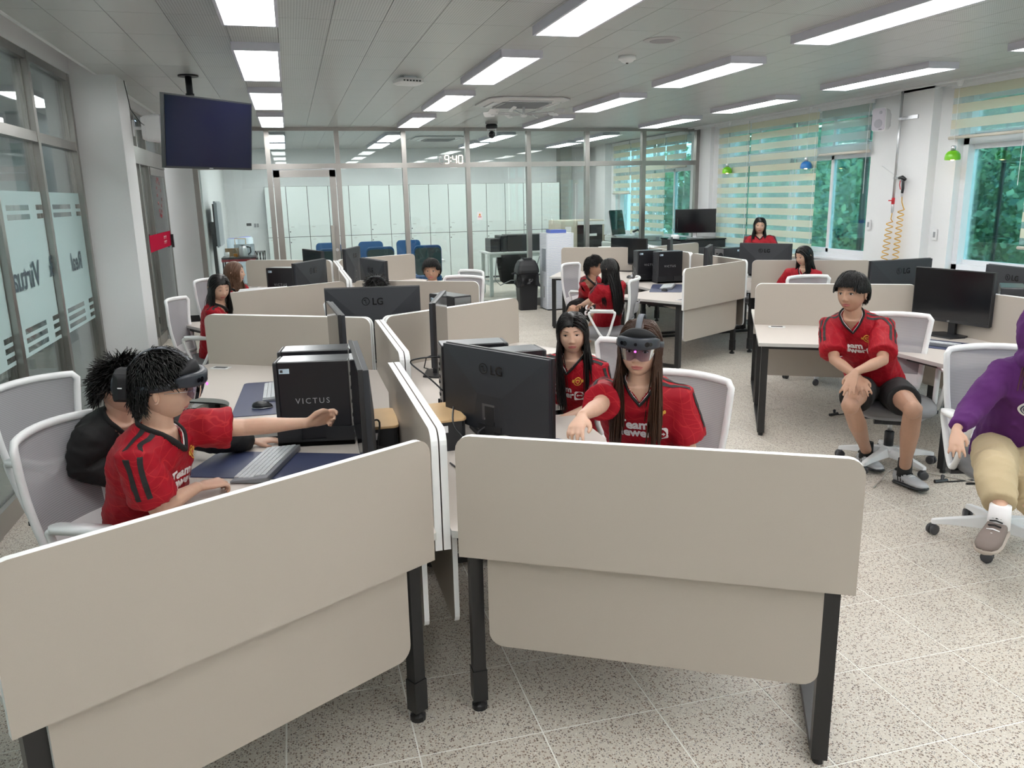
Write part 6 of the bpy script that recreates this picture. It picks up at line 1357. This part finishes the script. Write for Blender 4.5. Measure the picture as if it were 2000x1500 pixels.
def oval(rx, rz, m_, nm, off, inner=None):
    def pt(x, z):
        p = c-b6['O']+b6['l']*x+b6['ax']*z+b6['fw']*.3; h = bv.ray_cast(Vector(p), Vector(-b6['fw']), .6); return np.array(h[0])+b6['fw']*off if h[0] else p-b6['fw']*.3
    if inner: V = [pt(rx*math.cos(q), rz*math.sin(q)) for q in a]+[pt(rx*inner*math.cos(q), rz*inner*math.sin(q)) for q in a]; F = [(i, (i+1) % 32, 32+(i+1) % 32, 32+i) for i in range(32)]
    else: V = [pt(rx*k*math.cos(q), rz*k*math.sin(q)) for k in (1, .5) for q in a]+[pt(0, 0)]; F = [(i, (i+1) % 32, 32+(i+1) % 32, 32+i) for i in range(32)]+[(32+i, 32+(i+1) % 32, 64) for i in range(32)]
    mk(nm, G().add(V, F), m_, t)
oval(.105, .062, whiteC, 'oval_print', .004); oval(.095, .053, navy, 'oval_ring', .0055, .94); oval(.085, .045, navy, 'oval_ring', .0055, .95)
shoe(an-(0, 0, .03), an+(-.14, -.08, -.14), sneak, mat('sole_tan', (.42, .36, .31), .7), 'taupe sneaker with white laces on the crossed leg at the right edge', stripes=False)
# background people
t, i7 = person('girl with straight black hair bending over her desk at the far left', far(428, 562, 7.0), 345, (300, 14, 0), (-.74, 7.42, .50), 'long', hairM, s=.93, near=True, seed=11, hairlen=.34, eyes='down', sub=5, hn=1300, logo=False)
t, i8 = person('woman with long brown hair looking to the right at the far left', far(458, 533, 8.75), 330, (352, -4, 0), (-.66, 9.15, .50), 'long', hairL, s=.98, near=True, seed=12, hairlen=.46, sub=5, hn=1300, logo=False)
t, i9 = person('person whose dark hair and headphones show above the large middle monitor', far(735, 566, 6.75), 268, (262, 28, 0), (.47, 6.78, .42), 'messy', hairM, s=.90, near=False, seed=13, logo=False, hn=1400)
th = thing('headphones', 'black over-ear headphones on the head behind the large middle monitor', 'headphones', tuple(i9['Hc'])); O9 = i9['Hc']
mk('headband', G().tube([i9['HT']((-.01, .098*math.sin(a), .02+.118*math.cos(a)))-O9 for a in np.linspace(-1.5, 1.5, 17)], .011, 8), darkg, th, True)
for sd in (-1, 1): mk('ear_cup', G().ell(i9['HT']((-.0, .10*sd, -.005))-O9, (.036, .026, .042), 14, 10), blackp, th, True)
person('boy with a black fringe looking over the divider in the middle', far(843, 528, 8.15), 262, (252, 2, 0), (1.46, 8.20, .47), 'bowl', hairM, s=.93, skin=skin2, near=True, sub=5, seed=14, hn=1500, logo=False)
kR, kL = far(1118, 605, 8.75), far(1165, 618, 8.7)
t, i11 = person('short-haired boy in a red jersey leaning in to whisper', far(1160, 521, 8.75), 318, (325, 4, 8), (3.42, 9.10, .50), 'short', hairM, s=.93, near=True, sub=5, seed=15, hn=1500, legs={-1: (kR, at(1100, 660, .1)), 1: (kL, at(1150, 665, .1))}, skin=skin2, logo=False)
bs = shorts(i11, t, {-1: kR, 1: kL}, blackC, hem=.85)
c = far(1143, 606, 8.6); rd = unit(c-np.array([0, 0, HC]))
print_on(bs, t, i11['O'], '63', .13, c-rd*.0, (RT*-.15-UP*1), (RT*.98), rd, whiteC, 'shorts_number', .004)
person('girl with long black hair seen from behind, listening to the whispering boy', far(1190, 526, 8.0), 118, (128, 5, 0), (3.12, 7.72, .50), 'long', hairM, s=.90, near=True, sub=5, seed=16, hairlen=.40, hn=1500, logo=False)
t, i13 = person('girl with long black hair standing before the long blinds', far(1484, 441, 11.2), 238, (240, 0, -2), (6.02, 9.42, .84), 'long', hairM, s=.90, near=True, sub=5, seed=17, hairlen=.38, hn=1300, logo=False, legs={-1: ((5.97, 9.46, .46), (5.98, 9.48, .1)), 1: ((6.09, 9.34, .46), (6.11, 9.36, .1))})
trousers(i13, t, {-1: ((5.97, 9.46, .46), (5.98, 9.48, .1)), 1: ((6.09, 9.34, .46), (6.11, 9.36, .1))}, blackC)
for k, q in enumerate(((5.98, 9.48, .088), (6.11, 9.36, .088))): shoe(np.array(q), np.array(q)+(-.07, -.12, -.02), whiteC, whiteC, 'white sneaker of the standing girl, %s one' % ('left', 'right')[k], stripes=False)
person('girl whose black hair shows over the divider beside the monitor back', far(1570, 500, 9.1), 215, (190, 12, 0), (5.35, 7.75, .48), 'long', hairM, s=.90, near=False, seed=18, hairlen=.32, hn=1600, logo=False)
